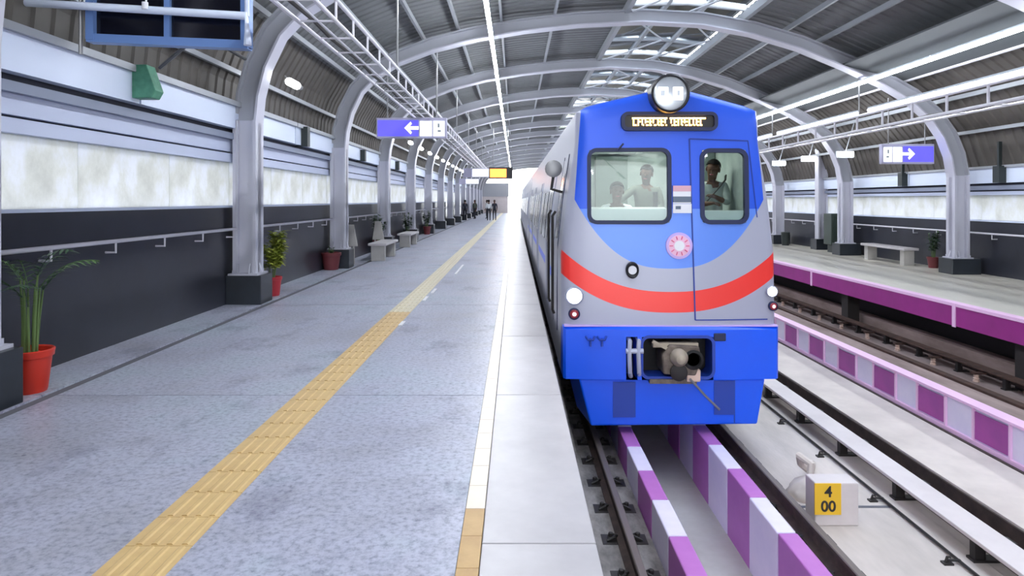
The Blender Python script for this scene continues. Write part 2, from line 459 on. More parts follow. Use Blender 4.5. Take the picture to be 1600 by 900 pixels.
# ------------------------------------------------------------------ roof
RP_L = [(-4.98, 3.26), (-4.93, 3.75), (-4.75, 4.25), (-4.40, 4.85), (-3.65, 5.50), (-2.5, 5.98), (-1.3, 6.27), (0, 6.48), (1.5, 6.63), (2.9, 6.70)]
RP_R = [(5.85, 6.56), (6.9, 6.27), (8.0, 5.80), (9.2, 5.25), (10.1, 4.80), (10.9, 4.20), (11.5, 3.45), (11.82, 2.5)]
ce = struct('ceiling')
def sheet(name, m, P, y0, y1, parent, per=.30, d=.028, thick=.0):
    b = MB(); n = len(P); nr = []
    for i in range(n):
        t = (Vector(P[min(i+1, n-1)])-Vector(P[max(i-1, 0)])).normalized(); nr.append((-t.y, t.x))
    yy = y0; rows = []
    while yy < y1:
        for dy, h in ((0, 0), (.52*per, 0), (.62*per, d), (.90*per, d)): rows.append((yy+dy, h))
        yy += per
    vv = [(P[i][0]-nr[i][0]*h, y, P[i][1]-nr[i][1]*h) for (y, h) in rows for i in range(n)]
    ff = [(r*n+i, r*n+i+1, (r+1)*n+i+1, (r+1)*n+i) for r in range(len(rows)-1) for i in range(n-1)]
    return b.add(vv, ff).build(name, m, parent)
sheet('roof_sheet', 'roof_sheet', RP_L[3:], YST, YEND, ce)
sheet('eave_sheet', 'eave_sheet', RP_L[:4], YST, YEND, ce)
sheet('roof_sheet', 'roof_sheet', RP_R[:5], YST, YEND, ce)
sheet('eave_sheet', 'eave_sheet', RP_R[4:], YST, YEND, ce)
for (x, z, w, h) in ((-4.2, 4.85, .06, .10), (-3.35, 5.48, .06, .12), (-2.35, 5.86, .06, .12), (-1.45, 6.08, .06, .12), (-.35, 6.26, .06, .12), (1.0, 6.42, .06, .12), (2.82, 6.52, .12, .2),
                     (5.85, 6.38, .12, .2), (6.95, 6.08, .06, .12), (7.75, 5.76, .06, .12), (8.9, 5.26, .06, .12), (9.9, 4.78, .06, .12), (10.75, 4.2, .06, .10), (-4.78, 3.9, .06, .08), (11.35, 3.4, .06, .08)):
    MB().box(x-w/2, x+w/2, YST, YEND, z-h/2, z+h/2).build('purlin', 'purlin_steel', ce)
# pale fascia under the rafters over the far track, where the light line hangs
MB().prism([(8.25, 5.14), (9.85, 4.76), (9.85, 4.72), (8.25, 5.10)], 'y', YST, YEND).build('soffit_panel', 'soffit_grey', ce)
MB().path([(9.88, YST, 4.74), (9.88, YEND, 4.74)], .06, 8).build('soffit_edge', 'tube_steel', ce, smooth=True)

# skylight strip
sk = struct('skylight')
def zsky(x): return 6.70-(x-2.9)/(2.95)*.14+.10*math.sin((x-2.9)/2.95*PI)
xs = [2.9, 3.88, 4.86, 5.85]
pane0 = {}
for bi in range(-5, 7):
    y0 = ARCH_Y[0]+bi*BAY
    for r_ in range(3):
        ya = y0+.10+r_*(BAY-.1)/3; yb = ya+(BAY-.1)/3-.10
        for c_ in range(3):
            if (c_) not in pane0:
                xa, xb = xs[c_]+.05, xs[c_+1]-.05
                pane0[c_] = MB().add([(xa, 0, zsky(xa)), (xb, 0, zsky(xb)), (xb, yb-ya, zsky(xb)), (xa, yb-ya, zsky(xa)),
                                      (xa, 0, zsky(xa)+.012), (xb, 0, zsky(xb)+.012), (xb, yb-ya, zsky(xb)+.012), (xa, yb-ya, zsky(xa)+.012)],
                                     [(0,1,2,3),(4,5,6,7),(0,1,5,4),(1,2,6,5),(2,3,7,6),(3,0,4,7)]).build('glass_pane', 'roof_glass', sk)
                pane0[c_].location = (0, ya, 0); pane0['y'] = ya
            else: inst(pane0[c_], (0, ya-pane0['y'], 0), sk)
    # cross bars of this bay
    for r_ in range(3):
        ya = y0+r_*(BAY-.1)/3
        MB().prism([(2.85, zsky(2.9)+.02), (4.37, zsky(4.37)+.02), (5.9, zsky(5.85)+.02), (5.9, zsky(5.85)-.07), (4.37, zsky(4.37)-.07), (2.85, zsky(2.9)-.07)], 'y', ya, ya+.10).build('cross_bar', 'purlin_steel', sk)
    bb = MB()
    for (xa, xb) in ((2.95, 4.37), (4.37, 5.8)):
        bb.path([(xa, y0+.2, 6.42), (xb, y0+BAY/2, 6.45)], .025, 6); bb.path([(xb, y0+BAY/2, 6.45), (xa, y0+BAY-.2, 6.42)], .025, 6)
    bb.build('brace', 'arch_steel', sk)
MB().prism([(2.85, zsky(2.9)+.02), (4.37, zsky(4.37)+.02), (5.9, zsky(5.85)+.02), (5.9, zsky(5.85)-.01), (4.37, zsky(4.37)-.01), (2.85, zsky(2.9)-.01)], 'y', ARCH_Y[0]+6*BAY+BAY, YEND).build('glass_strip', 'roof_glass', sk)
for x in xs[1:3]: MB().box(x-.05, x+.05, ARCH_Y[0]-BAY*5, YEND, zsky(x)-.08, zsky(x)+.02).build('glazing_bar', 'purlin_steel', sk)

# ------------------------------------------------------------------ steel arches with their columns and plinths
AP = [(-4.45, 3.0), (-4.40, 3.45), (-4.27, 3.95), (-4.0, 4.5), (-3.6, 4.92), (-3.0, 5.28), (-2.1, 5.62), (-1.0, 5.90), (.2, 6.10), (1.6, 6.26), (3.2, 6.34), (4.7, 6.26),
      (6.0, 6.02), (7.2, 5.66), (8.4, 5.16), (9.3, 4.74), (10.0, 4.34), (10.55, 3.86), (10.9, 3.35), (11.1, 2.85), (11.2, 2.3)]
def sweep(b, P, hw_in, hw_out, y0, y1, m=0):
    n = len(P); vv = []
    for i in range(n):
        t = (Vector(P[min(i+1, n-1)])-Vector(P[max(i-1, 0)])).normalized(); nx, nz = -t.y, t.x
        e_ = min(i, n-1-i); g_ = .025*max(0, 1-e_/5) if abs(hw_in) > .12 and n > 10 else 0
        si, so_ = (1 if hw_in > 0 else -1), (1 if hw_out > 0 else -1)
        for (d, y) in ((-hw_in-si*g_, y0), (hw_out+so_*g_, y0), (hw_out+so_*g_, y1), (-hw_in-si*g_, y1)): vv.append((P[i][0]+nx*d, y, P[i][1]+nz*d))
    ff = [(0,1,2,3), tuple((n-1)*4+j for j in (3,2,1,0))]
    for i in range(n-1):
        for j in range(4): ff.append((i*4+j, i*4+(j+1) % 4, (i+1)*4+(j+1) % 4, (i+1)*4+j))
    b.add(vv, ff, m)
def arch(loc, label):
    t = thing('steel_arch', loc, label, 'arch', 'steel arches spanning the station')
    Y = loc[1]
    # rib: web plus two flanges
    b = MB(); sweep(b, AP, .13, .13, Y-.05, Y+.05); b.build('web', 'arch_steel', t, smooth=True)
    b = MB(); sweep(b, AP, .165, -.13, Y-.17, Y+.17); b.build('lower_flange', 'arch_light', t, smooth=True)
    b = MB(); sweep(b, AP, -.13, .165, Y-.17, Y+.17); b.build('upper_flange', 'arch_steel', t, smooth=True)
    # columns: pairs of flanges around a recessed web
    for (x, z0, z1, wd) in ((-4.45, .50, 3.02, .19), (11.2, RZ+.42, 2.32, .19)):
        c = MB().box(x-wd, x-wd+.05, Y-.17, Y+.17, z0, z1).box(x+wd-.05, x+wd, Y-.17, Y+.17, z0, z1).box(x-wd, x+wd, Y-.07, Y+.07, z0, z1)
        c.box(x-wd+.05, x-wd+.075, Y-.15, Y-.07, z0, z1).box(x+wd-.075, x+wd-.05, Y-.15, Y-.07, z0, z1)
        cc = c.build('column', 'arch_light', t)
        bp = MB().box(x-wd-.05, x+wd+.05, Y-.24, Y+.24, z0-.03, z0)
        for sx in (-1, 1):
            bp.prism([(x+sx*wd, z0), (x+sx*(wd+.05), z0), (x+sx*wd, z0+.16)], 'y', Y-.02, Y+.02)
            for sy in (-.2, .2): bp.lathe([(.018, 0), (.018, .05)], (x+sx*(wd-.02), Y+sy, z0), 6)
        for sx in (-.1, .1): bp.prism([(Y-.17, z0), (Y-.23, z0), (Y-.17, z0+.16)], 'x', x+sx-.01, x+sx+.01)
        bp.build('base_plate', 'arch_light', cc)
    MB().box(-4.72, -4.14, Y-.26, Y+.26, 0, .47).build('plinth', 'plinth_stone', t, bevel=.01)
    MB().box(10.88, 11.6, Y-.28, Y+.28, RZ, RZ+.39).build('plinth', 'plinth_stone', t, bevel=.01)
    return t
a0 = arch((-4.45, ARCH_Y[1], 0), 'nearest steel arch in view, rising from the column beside the flowering shrub pot')
for i, Y in enumerate(ARCH_Y):
    if i == 1: continue
    lab = 'steel arch whose column stands just left of the frame, over the red pot of palm' if i == 0 else 'grey steel arch over both platforms, %s in view counted from the camera' % NTH[i-1]
    copy_tree(a0, (-4.45, Y, 0), None, lab)
for Y in BACK_Y: copy_tree(a0, (-4.45, Y, 0), None, 'grey steel arch behind the camera position, out of the frame')['group'] = 'steel arches behind the camera'
# the extra slim column on the far platform
t = thing('steel_column', (11.55, 25.4, RZ), 'slim pale steel column beside the dark green cabinet on the far platform', 'column')
MB().box(11.37, 11.43, 25.2, 25.5, RZ+.4, 3.4).box(11.67, 11.73, 25.2, 25.5, RZ+.4, 3.4).box(11.4, 11.7, 25.3, 25.4, RZ+.4, 3.4).build('shaft', 'arch_light', t)
MB().box(11.25, 11.74, 25.1, 25.6, RZ, RZ+.4).build('plinth', 'plinth_stone', t)
b = MB(); sweep(b, [(11.55, 3.4), (11.45, 3.8), (11.2, 4.1)], .14, .14, 25.2, 25.5); b.build('curved_head', 'arch_light', t)

# ------------------------------------------------------------------ lamps
def strip(x, z, L, y0, n, label, group, w=.045, m='strip_white', skip=()):
    t0 = None
    for i in range(n):
        Y = y0+i*L
        if i in skip: continue
        if t0 is None:
            t0 = thing('ceiling_light', (x, Y, z), label, 'ceiling light', group)
            MB().box(x-w*.8, x+w*.8, Y+.01, Y+L-.01, z+.035, z+.085).build('lamp_housing', 'lamp_case', t0)
            MB().prism([(x-w, z+.035), (x-w*.85, z), (x-w*.4, z-.03), (x+w*.4, z-.03), (x+w*.85, z), (x+w, z+.035)], 'y', Y+.012, Y+L-.012).build('diffuser', m, t0)
        else: copy_tree(t0, (x, Y, z))
strip(-.55, 5.42, 2.9, -23.6, 41, 'bright tube lamp in the long light line above the near platform', 'light line above the near platform')
strip(8.75, 4.66, 2.9, -23.6, 41, 'bright tube lamp in the long light line above the far track', 'light line above the far track', w=.05, m='strip_far')
strip(8.8, 3.93, 2.65, ARCH_Y[1]+.25, 2, 'tube lamp on the cable ladder above the far track', 'lamps on the far cable ladder', w=.03, m='ladder_lamp')
for q in range(2, 12):
    strip(8.8, 3.93, 2.65, ARCH_Y[q]+.25, 2, 'tube lamp on the cable ladder above the far track', 'lamps on the far cable ladder', w=.03, m='ladder_lamp')

# short wall lamps
t0 = None
for i, Y in enumerate([11.9]+[22.6+2.9*j for j in range(11)]):
    lab = 'short white tube lamp under the eave just past the first arch' if i == 0 else 'short tube lamp under the left eave, %s in the row beyond the blue sign' % NTH[i-1]
    if t0 is None:
        t0 = thing('wall_lamp', (-4.0, Y, 3.80), lab, 'lamp', 'short tube lamps under the left eave')
        MB().path([(-4.0, Y-.02, 3.80), (-4.0, Y+.42, 3.80)], .07, 12).build('lamp_tube', 'lamp_white', t0, smooth=True)
        MB().path([(-4.0, Y+.42, 3.80), (-4.0, Y+.62, 3.80)], .05, 10).path([(-4.0, Y+.5, 3.78), (-4.25, Y+.5, 4.0)], .015, 6).build('lamp_arm', 'galvanised', t0, smooth=True)
    else: copy_tree(t0, (-4.0, Y, 3.9), None, lab)
t0 = None
for i, (px, py, Y) in enumerate(((1322, 241, 21.4), (1265, 248, 24.2), (1218, 255, 27.0))):
    p = at(px, py, Y)
    lab = 'rectangular lamp under the far eave, %s of three beside the far sign' % ('rightmost', 'middle one', 'leftmost')[i]
    t = thing('wall_lamp', p, lab, 'lamp', 'rectangular lamps under the far eave')
    MB().box(p[0]-.25, p[0]+.25, Y, Y+.06, p[2]-.08, p[2]+.08).build('diffuser', 'lamp_white', t)
    MB().box(p[0]-.27, p[0]+.27, Y+.06, Y+.12, p[2]-.1, p[2]+.1).path([(p[0], Y+.09, p[2]), (p[0]+.3, Y+.09, p[2]+1.0)], .015, 6).build('lamp_housing', 'lamp_case', t)

# ------------------------------------------------------------------ cable ladders
def ladder(name, label, tubes, rungs, y0, y1, step, rail_m, hang):
    t = thing(name, (tubes[0][0], 20, tubes[0][1]), label, 'cable ladder')
    for (x, z, r) in tubes: MB().path([(x, y0, z), (x, y1, z)], r, 8).build('tube', rail_m, t, smooth=True)
    for (a, c, r) in rungs:
        m0 = None; y = y0+.3; i = 0
        while y < min(y1, y0+step*70):
            if m0 is None:
                m0 = MB().path([(a[0], 0, a[1]), (c[0], 0, c[1])], r, 6).build('rung', rail_m, t, smooth=True); m0.location.y = y
                ya = y; m0.location = Vector((0, y, 0))
            else: inst(m0, (0, y-ya, 0), t)
            y += step; i += 1
    for Y in ARCH_Y[:8]:
        MB().path([(hang[0], Y+.2, hang[1]), (hang[0], Y+.2, hang[2])], .018, 6).build('hanger', 'galvanised', t, smooth=True)
    return t
ladder('cable_ladder', 'open steel cable ladder hanging above the left side of the near platform', [(-2.0, 3.94, .026), (-2.0, 3.70, .024), (-2.42, 3.70, .024), (-2.2, 3.70, .014)],
       [((-2.0, 3.94), (-2.0, 3.70), .015), ((-2.0, 3.70), (-2.42, 3.70), .012)], 0, 60, .8, 'tube_steel', (-2.0, 3.95, 5.55))
ladder('cable_ladder', 'open steel cable ladder with tube lamps hanging above the far track', [(8.8, 3.86, .035), (8.8, 3.48, .035), (9.2, 3.48, .03)],
       [((8.8, 3.86), (8.8, 3.48), .03), ((8.8, 3.48), (9.2, 3.48), .02)], 5, 60, 1.2, 'tube_steel', (8.8, 3.9, 4.9))
# bundled cables lying in the far ladder
tag(MB().path([(9.0, 5+.8*i, 3.52+.03*math.sin(i*1.7)) for i in range(60)], .03, 6).build('cable', 'iron_dark', smooth=True), 'dark cable lying along the bottom of the far cable ladder', 'cable')
tag(MB().path([(-2.3, 2+.8*i, 3.74+.02*math.sin(i*2.1)) for i in range(60)], .025, 6).build('cable', 'iron_dark', smooth=True), 'dark cable lying along the near cable ladder', 'cable')

# ------------------------------------------------------------------ tracks
tb = struct('track_bed')
def bed(name, m, x0, x1, z0, z1, y0=YST, y1=YEND): return MB().box(x0, x1, y0, y1, z0, z1).build(name, m, tb)
bed('bed_slab', 'dark_ballast', -.3, 1.22, -1.75, -1.33)
bed('trough_floor', 'trough_floor', 1.22, 2.34, -1.9, -1.69)
bed('bed_slab', 'track_concrete', 2.34, 4.28, -1.75, -1.33)
bed('walkway', 'beige_walk', 4.30, 5.2, -1.75, -1.08)
bed('walkway_side', 'rail_rust', 4.28, 4.30, -1.75, -1.10)
bed('bed_slab', 'brown_bed', 5.2, 9.2, -1.75, -1.36)
bed('ledge', 'brown_bed', 8.55, 8.85, -1.36, -1.12)
bed('cable_trough', 'iron_brown', 7.42, 7.56, -1.36, -1.32)
MB().box(1.4, 2.16, 5.62, 5.66, -1.69, -1.665).build('joint', 'joint_dark', tb)
MB().box(2.34, 3.7, 6.62, 6.66, -1.33, -1.325).build('joint', 'joint_dark', tb)

RAILP = [(-.07, 0), (.07, 0), (.07, .012), (.012, .03), (.010, .125), (.034, .14), (.034, .17), (.026, .178), (-.026, .178), (-.034, .17), (-.034, .14), (-.010, .125), (-.012, .03), (-.07, .012)]
def rail(x, zb, label, clips, ymax):
    t = thing('rail', (x, 20, zb), label, 'rail')
    b = MB().prism([(x+p[0], zb+p[1]) for p in RAILP], 'y', YST, YEND, 0)
    r_ = b.build('rail_bar', ['rail_rust', 'rail_steel'], t)
    for p in r_.data.polygons:
        if p.normal.z > .5 and p.center.z > .15: p.material_index = 1
    m0 = None; y = 4.2
    while y < ymax:
        if m0 is None:
            b = MB().box(x-.20, x+.20, -.09, .09, zb-.03, zb-.002)
            for s in (-1, 1):
                b.box(x+s*.11-.035, x+s*.11+.035, -.035, .035, zb-.002, zb+.025); b.lathe([(.022, 0), (.022, .055), (.012, .06)], (x+s*.12, 0, zb), 6)
                b.path([(x+s*.16, -.05, zb+.01), (x+s*.09, -.03, zb+.035), (x+s*.06, .02, zb+.02), (x+s*.13, .05, zb+.03)], .011, 5)
            m0 = b.build('rail_clip', 'iron_dark', t); m0.location = Vector((0, y, 0)); ya = y
        else: inst(m0, (0, y-ya, 0), t)
        y += .6
    return t
rail(.973, -1.323, 'running rail of the near track, beside the platform edge', 1, 12)
rail(2.63, -1.323, 'running rail of the near track, on the side away from the platform', 1, 12)
rail(6.50, -1.323, 'running rail of the far track, just behind the checkered low wall', 1, 24)

# painted curbs each side of the drain trough: blocks in turn white and purple
def curb(x0, x1, phase, label, zb):
    t = thing('track_curb', ((x0+x1)/2, 6, zb), label, 'curb')
    wv = {}
    L = .66
    y = phase
    i = 0
    while y < 14:
        key = i % 2
        dz = .0
        if key not in wv:
            b = MB().box(x0, x1, 0, L-.006, zb, -1.02)
            o = b.build('curb_block', ('curb_white', 'curb_purple')[key], t, bevel=.012); o.location = Vector((0, y, 0)); wv[key] = (o, y)
        else: inst(wv[key][0], (random.uniform(-.006, .006), y-wv[key][1], random.uniform(-.004, .004)), t)
        y += L; i += 1
    MB().box(x0+.01, x1-.01, -10, phase, zb, -1.03).build('curb_core', 'curb_white', t)
    MB().box(x0+.01, x1-.01, y, 60, zb, -1.03).build('curb_core', 'curb_white', t)
    return t
# block joints seen at y = 419, 460, 518 px below the horizon line on the right curb
curb(1.24, 1.40, 5.46-.66*4, 'left painted curb of the drain trough, white and purple blocks', -1.75)
curb(2.15, 2.31, 5.51-.66*4, 'right painted curb of the drain trough, white and purple blocks', -1.75)

# low checkered wall between the tracks: lavender wall with purple panels set in
t = thing('low_wall', (5.27, 15, -1.08), 'low lavender wall with purple square panels between the two tracks', 'wall')
MB().box(5.22, 5.33, -1, 70, -1.09, -.64).build('wall_core', 'curb_white', t)
MB().box(5.19, 5.36, -1, 70, -.655, -.625).build('wall_cap', 'pink_nosing', t)
MB().box(5.19, 5.22, -1, 70, -1.09, -1.02).build('wall_foot', 'pink_nosing', t)
MB().box(5.15, 5.19, -1, 70, -1.082, -1.07).build('wall_groove', 'rail_rust', t)
pp = MB().box(5.205, 5.219, 0, .52, -1.0, -.69).build('panel', 'panel_purple', t)
pl = MB().box(5.195, 5.219, -.0, .03, -1.02, -.65).build('rib', 'pink_nosing', t)
xs_sq = [1522, 1435, 1366, 1308, 1263, 1230]
per = 1.065
y0 = 1050*5.2/(1575-805)
pp.location = Vector((0, y0-per*2, 0)); pl.location = Vector((0, y0-per*2-.04, 0))
for i in range(1, 40):
    inst(pp, (0, per*i, 0), t); inst(pl, (0, per*i, 0), t)
inst(pl, (0, .57, 0), t)
for i in range(1, 20): inst(pl, (0, per*i+.57, 0), t)

# third rail of the near track: white protection board on dark supports
def third_rail(label, x0, x1, ztop, zb, y0, step, n, board_m, sup_x):
    t = thing('third_rail', ((x0+x1)/2, 15, zb), label, 'third rail')
    MB().box(x0, x1, -1, 70, ztop-.035, ztop).build('cover_board', board_m, t, bevel=.006)
    MB().box(x0+.10, x0+.17, -1, 70, ztop-.115, ztop-.05).build('conductor_bar', 'rail_rust', t)
    s0 = None
    for i in range(n):
        y = y0+step*i
        if s0 is None:
            b = MB().box(sup_x-.03, sup_x+.06, -.035, .035, zb, ztop-.035).box(sup_x-.03, x1-.02, -.02, .02, ztop-.075, ztop-.035).box(sup_x-.05, x1+.03, -.05, .05, zb, zb+.02)
            b.prism([(x1-.02, ztop-.04), (x1+.09, ztop-.05), (x1+.09, ztop-.08), (x1-.02, ztop-.11)], 'y', -.06, .06)
            s0 = b.build('support', 'iron_dark', t); s0.location = Vector((0, y, 0)); ya = y
        else: inst(s0, (0, y-ya, 0), t)
    return t
third_rail('white covered third rail beside the near track, on dark supports', 3.82, 4.10, -1.115, -1.33, 4.49, 1.17, 30, 'beam_white', 3.88)
third_rail('brown covered third rail below the edge of the far platform', 7.86, 8.06, -1.14, -1.36, 5.0, 1.17, 30, 'iron_brown', 7.92)
t = thing('insulator', (7.78, 9.0, -1.36), 'small pale insulator under the far third rail', 'insulator', 'insulators of the far third rail')
MB().lathe([(.05, 0), (.05, .03), (.03, .045), (.05, .06), (.03, .08), (.045, .095), (.03, .13)], (7.78, 9.0, -1.36), 10).build('body', 'porcelain', t, smooth=True)
MB().box(7.72, 7.92, 8.95, 9.05, -1.23, -1.20).build('saddle', 'iron_brown', t)
for i in range(-1, 14):
    if i == 0: continue
    copy_tree(t, (7.78, 9.0+1.17*i, -1.36))
# ground conduit with small stools
t = thing('conduit', (3.70, 15, -1.33), 'thin dark conduit running along the concrete between rail and white third rail', 'conduit')
MB().path([(3.70, -1, -1.305), (3.70, 60, -1.305)], .013, 6).build('pipe', 'iron_dark', t, smooth=True)
b = MB().box(3.56, 3.64, -.03, .03, -1.33, -1.315).path([(3.58, 0, -1.33), (3.60, 0, -1.27), (3.63, .01, -1.28)], .012, 5).box(3.60, 3.71, -.012, .012, -1.305, -1.293)
c0 = b.build('clamp', 'iron_dark', t); c0.location = Vector((0, 5.6, 0))
for i in range(1, 20): inst(c0, (0, 1.17*i, 0), t)
# messy cable behind the board
tag(MB().path([(4.19+.03*math.sin(i*1.3)+.015*math.sin(i*3.1), 3+i*.3, -1.31+.03*abs(math.sin(i*.8))) for i in range(60)], .022, 6).build('cable', 'iron_brown', smooth=True), 'brown cable snaking behind the white third rail cover', 'cable')

# distance marker: white concrete block with a yellow plate
t = thing('marker_block', (3.2, 6.35, -1.33), 'white concrete marker block with a yellow number plate beside the near rail', 'marker')
bx0, bx1, by = (1274-805)*6.25/1050, (1342-805)*6.25/1050, 6.25
MB().box(bx0, bx1, by, by+.22, -1.33, -1.33+.40).build('block', 'beam_white', t, bevel=.01)
mat('plate_yellow', (240, 190, 40), .4)
pl_ = MB().box(bx0-.01, bx0+.235, by-.012, by, -1.33+.11, -1.33+.40).build('number_plate', 'plate_yellow', t)
def text(s_, size, loc, parent, m, name='lettering', ext=.002, rot=(PI/2, 0, 0), ax='CENTER'):
    cu = bpy.data.curves.new(name, 'FONT'); cu.body = s_; cu.size = size; cu.extrude = ext; cu.align_x = ax; cu.align_y = 'CENTER'; cu.offset = size*.02
    cu.materials.append(M[m]); tmp = bpy.data.objects.new(name, cu); C.objects.link(tmp)
    me_ = bpy.data.meshes.new_from_object(tmp.evaluated_get(bpy.context.evaluated_depsgraph_get())); bpy.data.objects.remove(tmp)
    o = bpy.data.objects.new(name, me_); C.objects.link(o); o.parent = parent
    o.location = Vector(loc)-WL[parent.name]; o.rotation_euler = rot; return o
text('4', .14, (bx0+.115, by-.014, -1.33+.32), pl_, 'iron_dark', 'numeral')
text('00', .14, (bx0+.115, by-.014, -1.33+.185), pl_, 'iron_dark', 'numeral')
t = thing('concrete_lump', (3.0, 6.9, -1.33), 'rough pale concrete lump with a cable stub behind the marker block', 'rubble')
bm = bmesh.new(); bmesh.ops.create_icosphere(bm, subdivisions=3, radius=1)
for v in bm.verts:
    k_ = 1+random.uniform(-.12, .12); v.co = Vector((v.co.x*.2*k_, v.co.y*.2*k_, max(-.02, v.co.z*.17*k_)))
me = bpy.data.meshes.new('lump'); bm.to_mesh(me); bm.free(); me.materials.append(M['beige_walk']); me.polygons.foreach_set('use_smooth', [True]*len(me.polygons)); o = bpy.data.objects.new('lump', me); C.objects.link(o); o.parent = t
MB().path([(3.02, 6.9, -1.20), (3.06, 6.95, -1.03), (2.98, 7.05, -.98), (3.04, 7.15, -1.10), (3.2, 7.3, -1.24), (3.4, 7.7, -1.31)], .04, 8).build('cable_stub', 'beige_walk', t, smooth=True)

# ------------------------------------------------------------------ far platform
fp = struct('floor_far')
MB().box(7.9, 11.9, YST, YEND, RZ-.3, RZ).build('deck', 'right_floor', fp)
MB().box(7.86, 8.05, YST, YEND, RZ-.05, RZ+.004).build('nosing', 'pink_nosing', fp)
f0 = MB().box(7.87, 7.93, 0, 5.78, RZ-.40, RZ-.05).build('face_panel', 'purple_face', fp); f0.location = Vector((0, 12.05-5.8*3, 0))
for i in range(1, 19): inst(f0, (0, 5.8*i, 0), fp)
j0 = MB().box(7.855, 7.87, 0, .09, RZ-.42, RZ).build('joint_strip', 'pink_nosing', fp); j0.location = Vector((0, 12.0, 0))
for i in (1, 2, 3): inst(j0, (0, 5.8*i, 0), fp)
MB().box(9.1, 9.3, YST, YEND, -1.5, RZ-.3).build('under_wall', 'iron_dark', fp)
p0 = MB().box(8.12, 8.4, 0, .32, -1.4, RZ-.3).build('pier', 'iron_dark', fp); p0.location = Vector((0, 10.6, 0))
for i in range(-1, 10):
    if i: inst(p0, (0, 5.8*i, 0), fp)

# ------------------------------------------------------------------ train
TX = 1.81; TL = Vector((TX, 7.8, -1.145))
WP = [(-1.0, 1.262), (1.05, 1.262), (1.65, 1.20), (2.3, 1.10), (2.62, 1.07), (2.74, 1.05)]
def W(z):
    if z <= WP[0][0]: return WP[0][1]
    for (a, wa), (c, wc) in zip(WP, WP[1:]):
        if z <= c: return wa+(wc-wa)*(z-a)/(c-a)
    return WP[-1][1]
def FY(x, z): return 7.8+.06*((x-TX)/1.15)**2+.035*max(0, z-.3)
def ztop(u): return 2.76+.27*(1-min(1, (u*u+.02)**.5))**1.05
train = thing('metro_train', TL, 'blue and silver metro train with a red band, lights on, standing at the near platform', 'train')

INS = .10
cols = sorted(set([-1.05, -.94, -.75, -.01, .14, .28, .38, .60, .90, 1.05]))   # offsets from the centre; ends replaced by the outline
rows = [.20, .30, .45, .60, .75, .90, 1.05, 1.25, 1.44, 1.70, 2.0, 2.29, 2.40]
def face_grid():
    V_ = []; F_ = []; nx = len(cols)
    for z in rows:
        for i, cx in enumerate(cols):
            w = W(z)-INS
            x = TX+(-w if i == 0 else w if i == nx-1 else cx*(1 if abs(cx) < .92 else min(1, (w-.03)/.94)))
            V_.append((x, FY(x, z), z))
    for z_t in (.33, .66, 1.0):
        for i in range(nx):
            base = V_[(len(rows)-1)*nx+i]; x0 = base[0]; u = (x0-TX)/(W(2.4)-INS)
            xt = TX+u*(1.045-INS*.6); zt = ztop(u*.98)-INS*.5
            x = x0+(xt-x0)*z_t; z = 2.40+(zt-2.40)*z_t
            V_.append((x, FY(x, z), z))
    nr = len(rows)+3
    for r_ in range(nr-1):
        for c_ in range(nx-1):
            zc = rows[r_]+.01 if r_ < len(rows) else 9; xc = (cols[c_]+cols[c_+1])/2
            zr0 = rows[r_] if r_ < len(rows) else 9
            hole = 1.43 < zr0 < 2.285 and ((-.94 < xc < -.01) or (.38 < xc < .90))
            if not hole: F_.append((r_*nx+c_, r_*nx+c_+1, (r_+1)*nx+c_+1, (r_+1)*nx+c_))
    loop = [(nr-1)*nx+c_ for c_ in range(nx-1, -1, -1)] + [r_*nx for r_ in range(nr-2, -1, -1)]
    loop = [r_*nx+nx-1 for r_ in range(nr-1)] + loop
    return V_, F_, loop, nx
V_, F_, loop, nx = face_grid()
# outline rings from the face back to the full section
LP = [Vector(V_[i]) for i in loop]
def offs(d, dy):
    out = []
    for i, p in enumerate(LP):
        a = LP[i-1] if i else p; c = LP[i+1] if i < len(LP)-1 else p
        t_ = Vector((c.x-a.x, 0, c.z-a.z)).normalized(); n_ = Vector((t_.z, 0, -t_.x))
        if i == 0 or i == len(LP)-1: n_ = Vector((1 if i == 0 else -1, 0, 0))
        q = p+n_*d; out.append(Vector((q.x, p.y+dy, q.z)))
    return out
rings = [LP, offs(.045, .015), offs(.08, .055), offs(.098, .12), offs(.10, .20)]
vv = list(V_); ff = list(F_)
prev = loop
for R_ in rings[1:]:
    st_ = len(vv); vv += [tuple(q) for q in R_]
    for i in range(len(R_)-1): ff.append((prev[i], prev[i+1], st_+i+1, st_+i))
    prev = [st_+i for i in range(len(R_))]
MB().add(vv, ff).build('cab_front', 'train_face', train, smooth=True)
def car(y0, y1, ring, parent, first):
    sec = [Vector((q.x, 0, q.z)) for q in ring]
    low = [Vector((TX+1.262, 0, -.35)), ] + sec + [Vector((TX-1.262, 0, -.35))]
    n = len(low); b = MB()
    ya = [y0]*n if not first else [low_y for low_y in ([FY(TX+1.2, 0)+.2]+[q.y for q in ring]+[FY(TX-1.2, 0)+.2])]
    b.add([(p.x, ya[i], p.z) for i, p in enumerate(low)]+[(p.x, y1, p.z) for p in low], [(i, i+1, i+1+n, i+n) for i in range(n-1)])
    b.add([(p.x, y1, p.z) for p in low], [tuple(range(n))])
    if not first: b.add([(p.x, y0, p.z) for p in low], [tuple(range(n))])
    return b.build('car_body', 'train_side', parent, smooth=True)
body = car(8, 28.5, rings[-1], train, True)
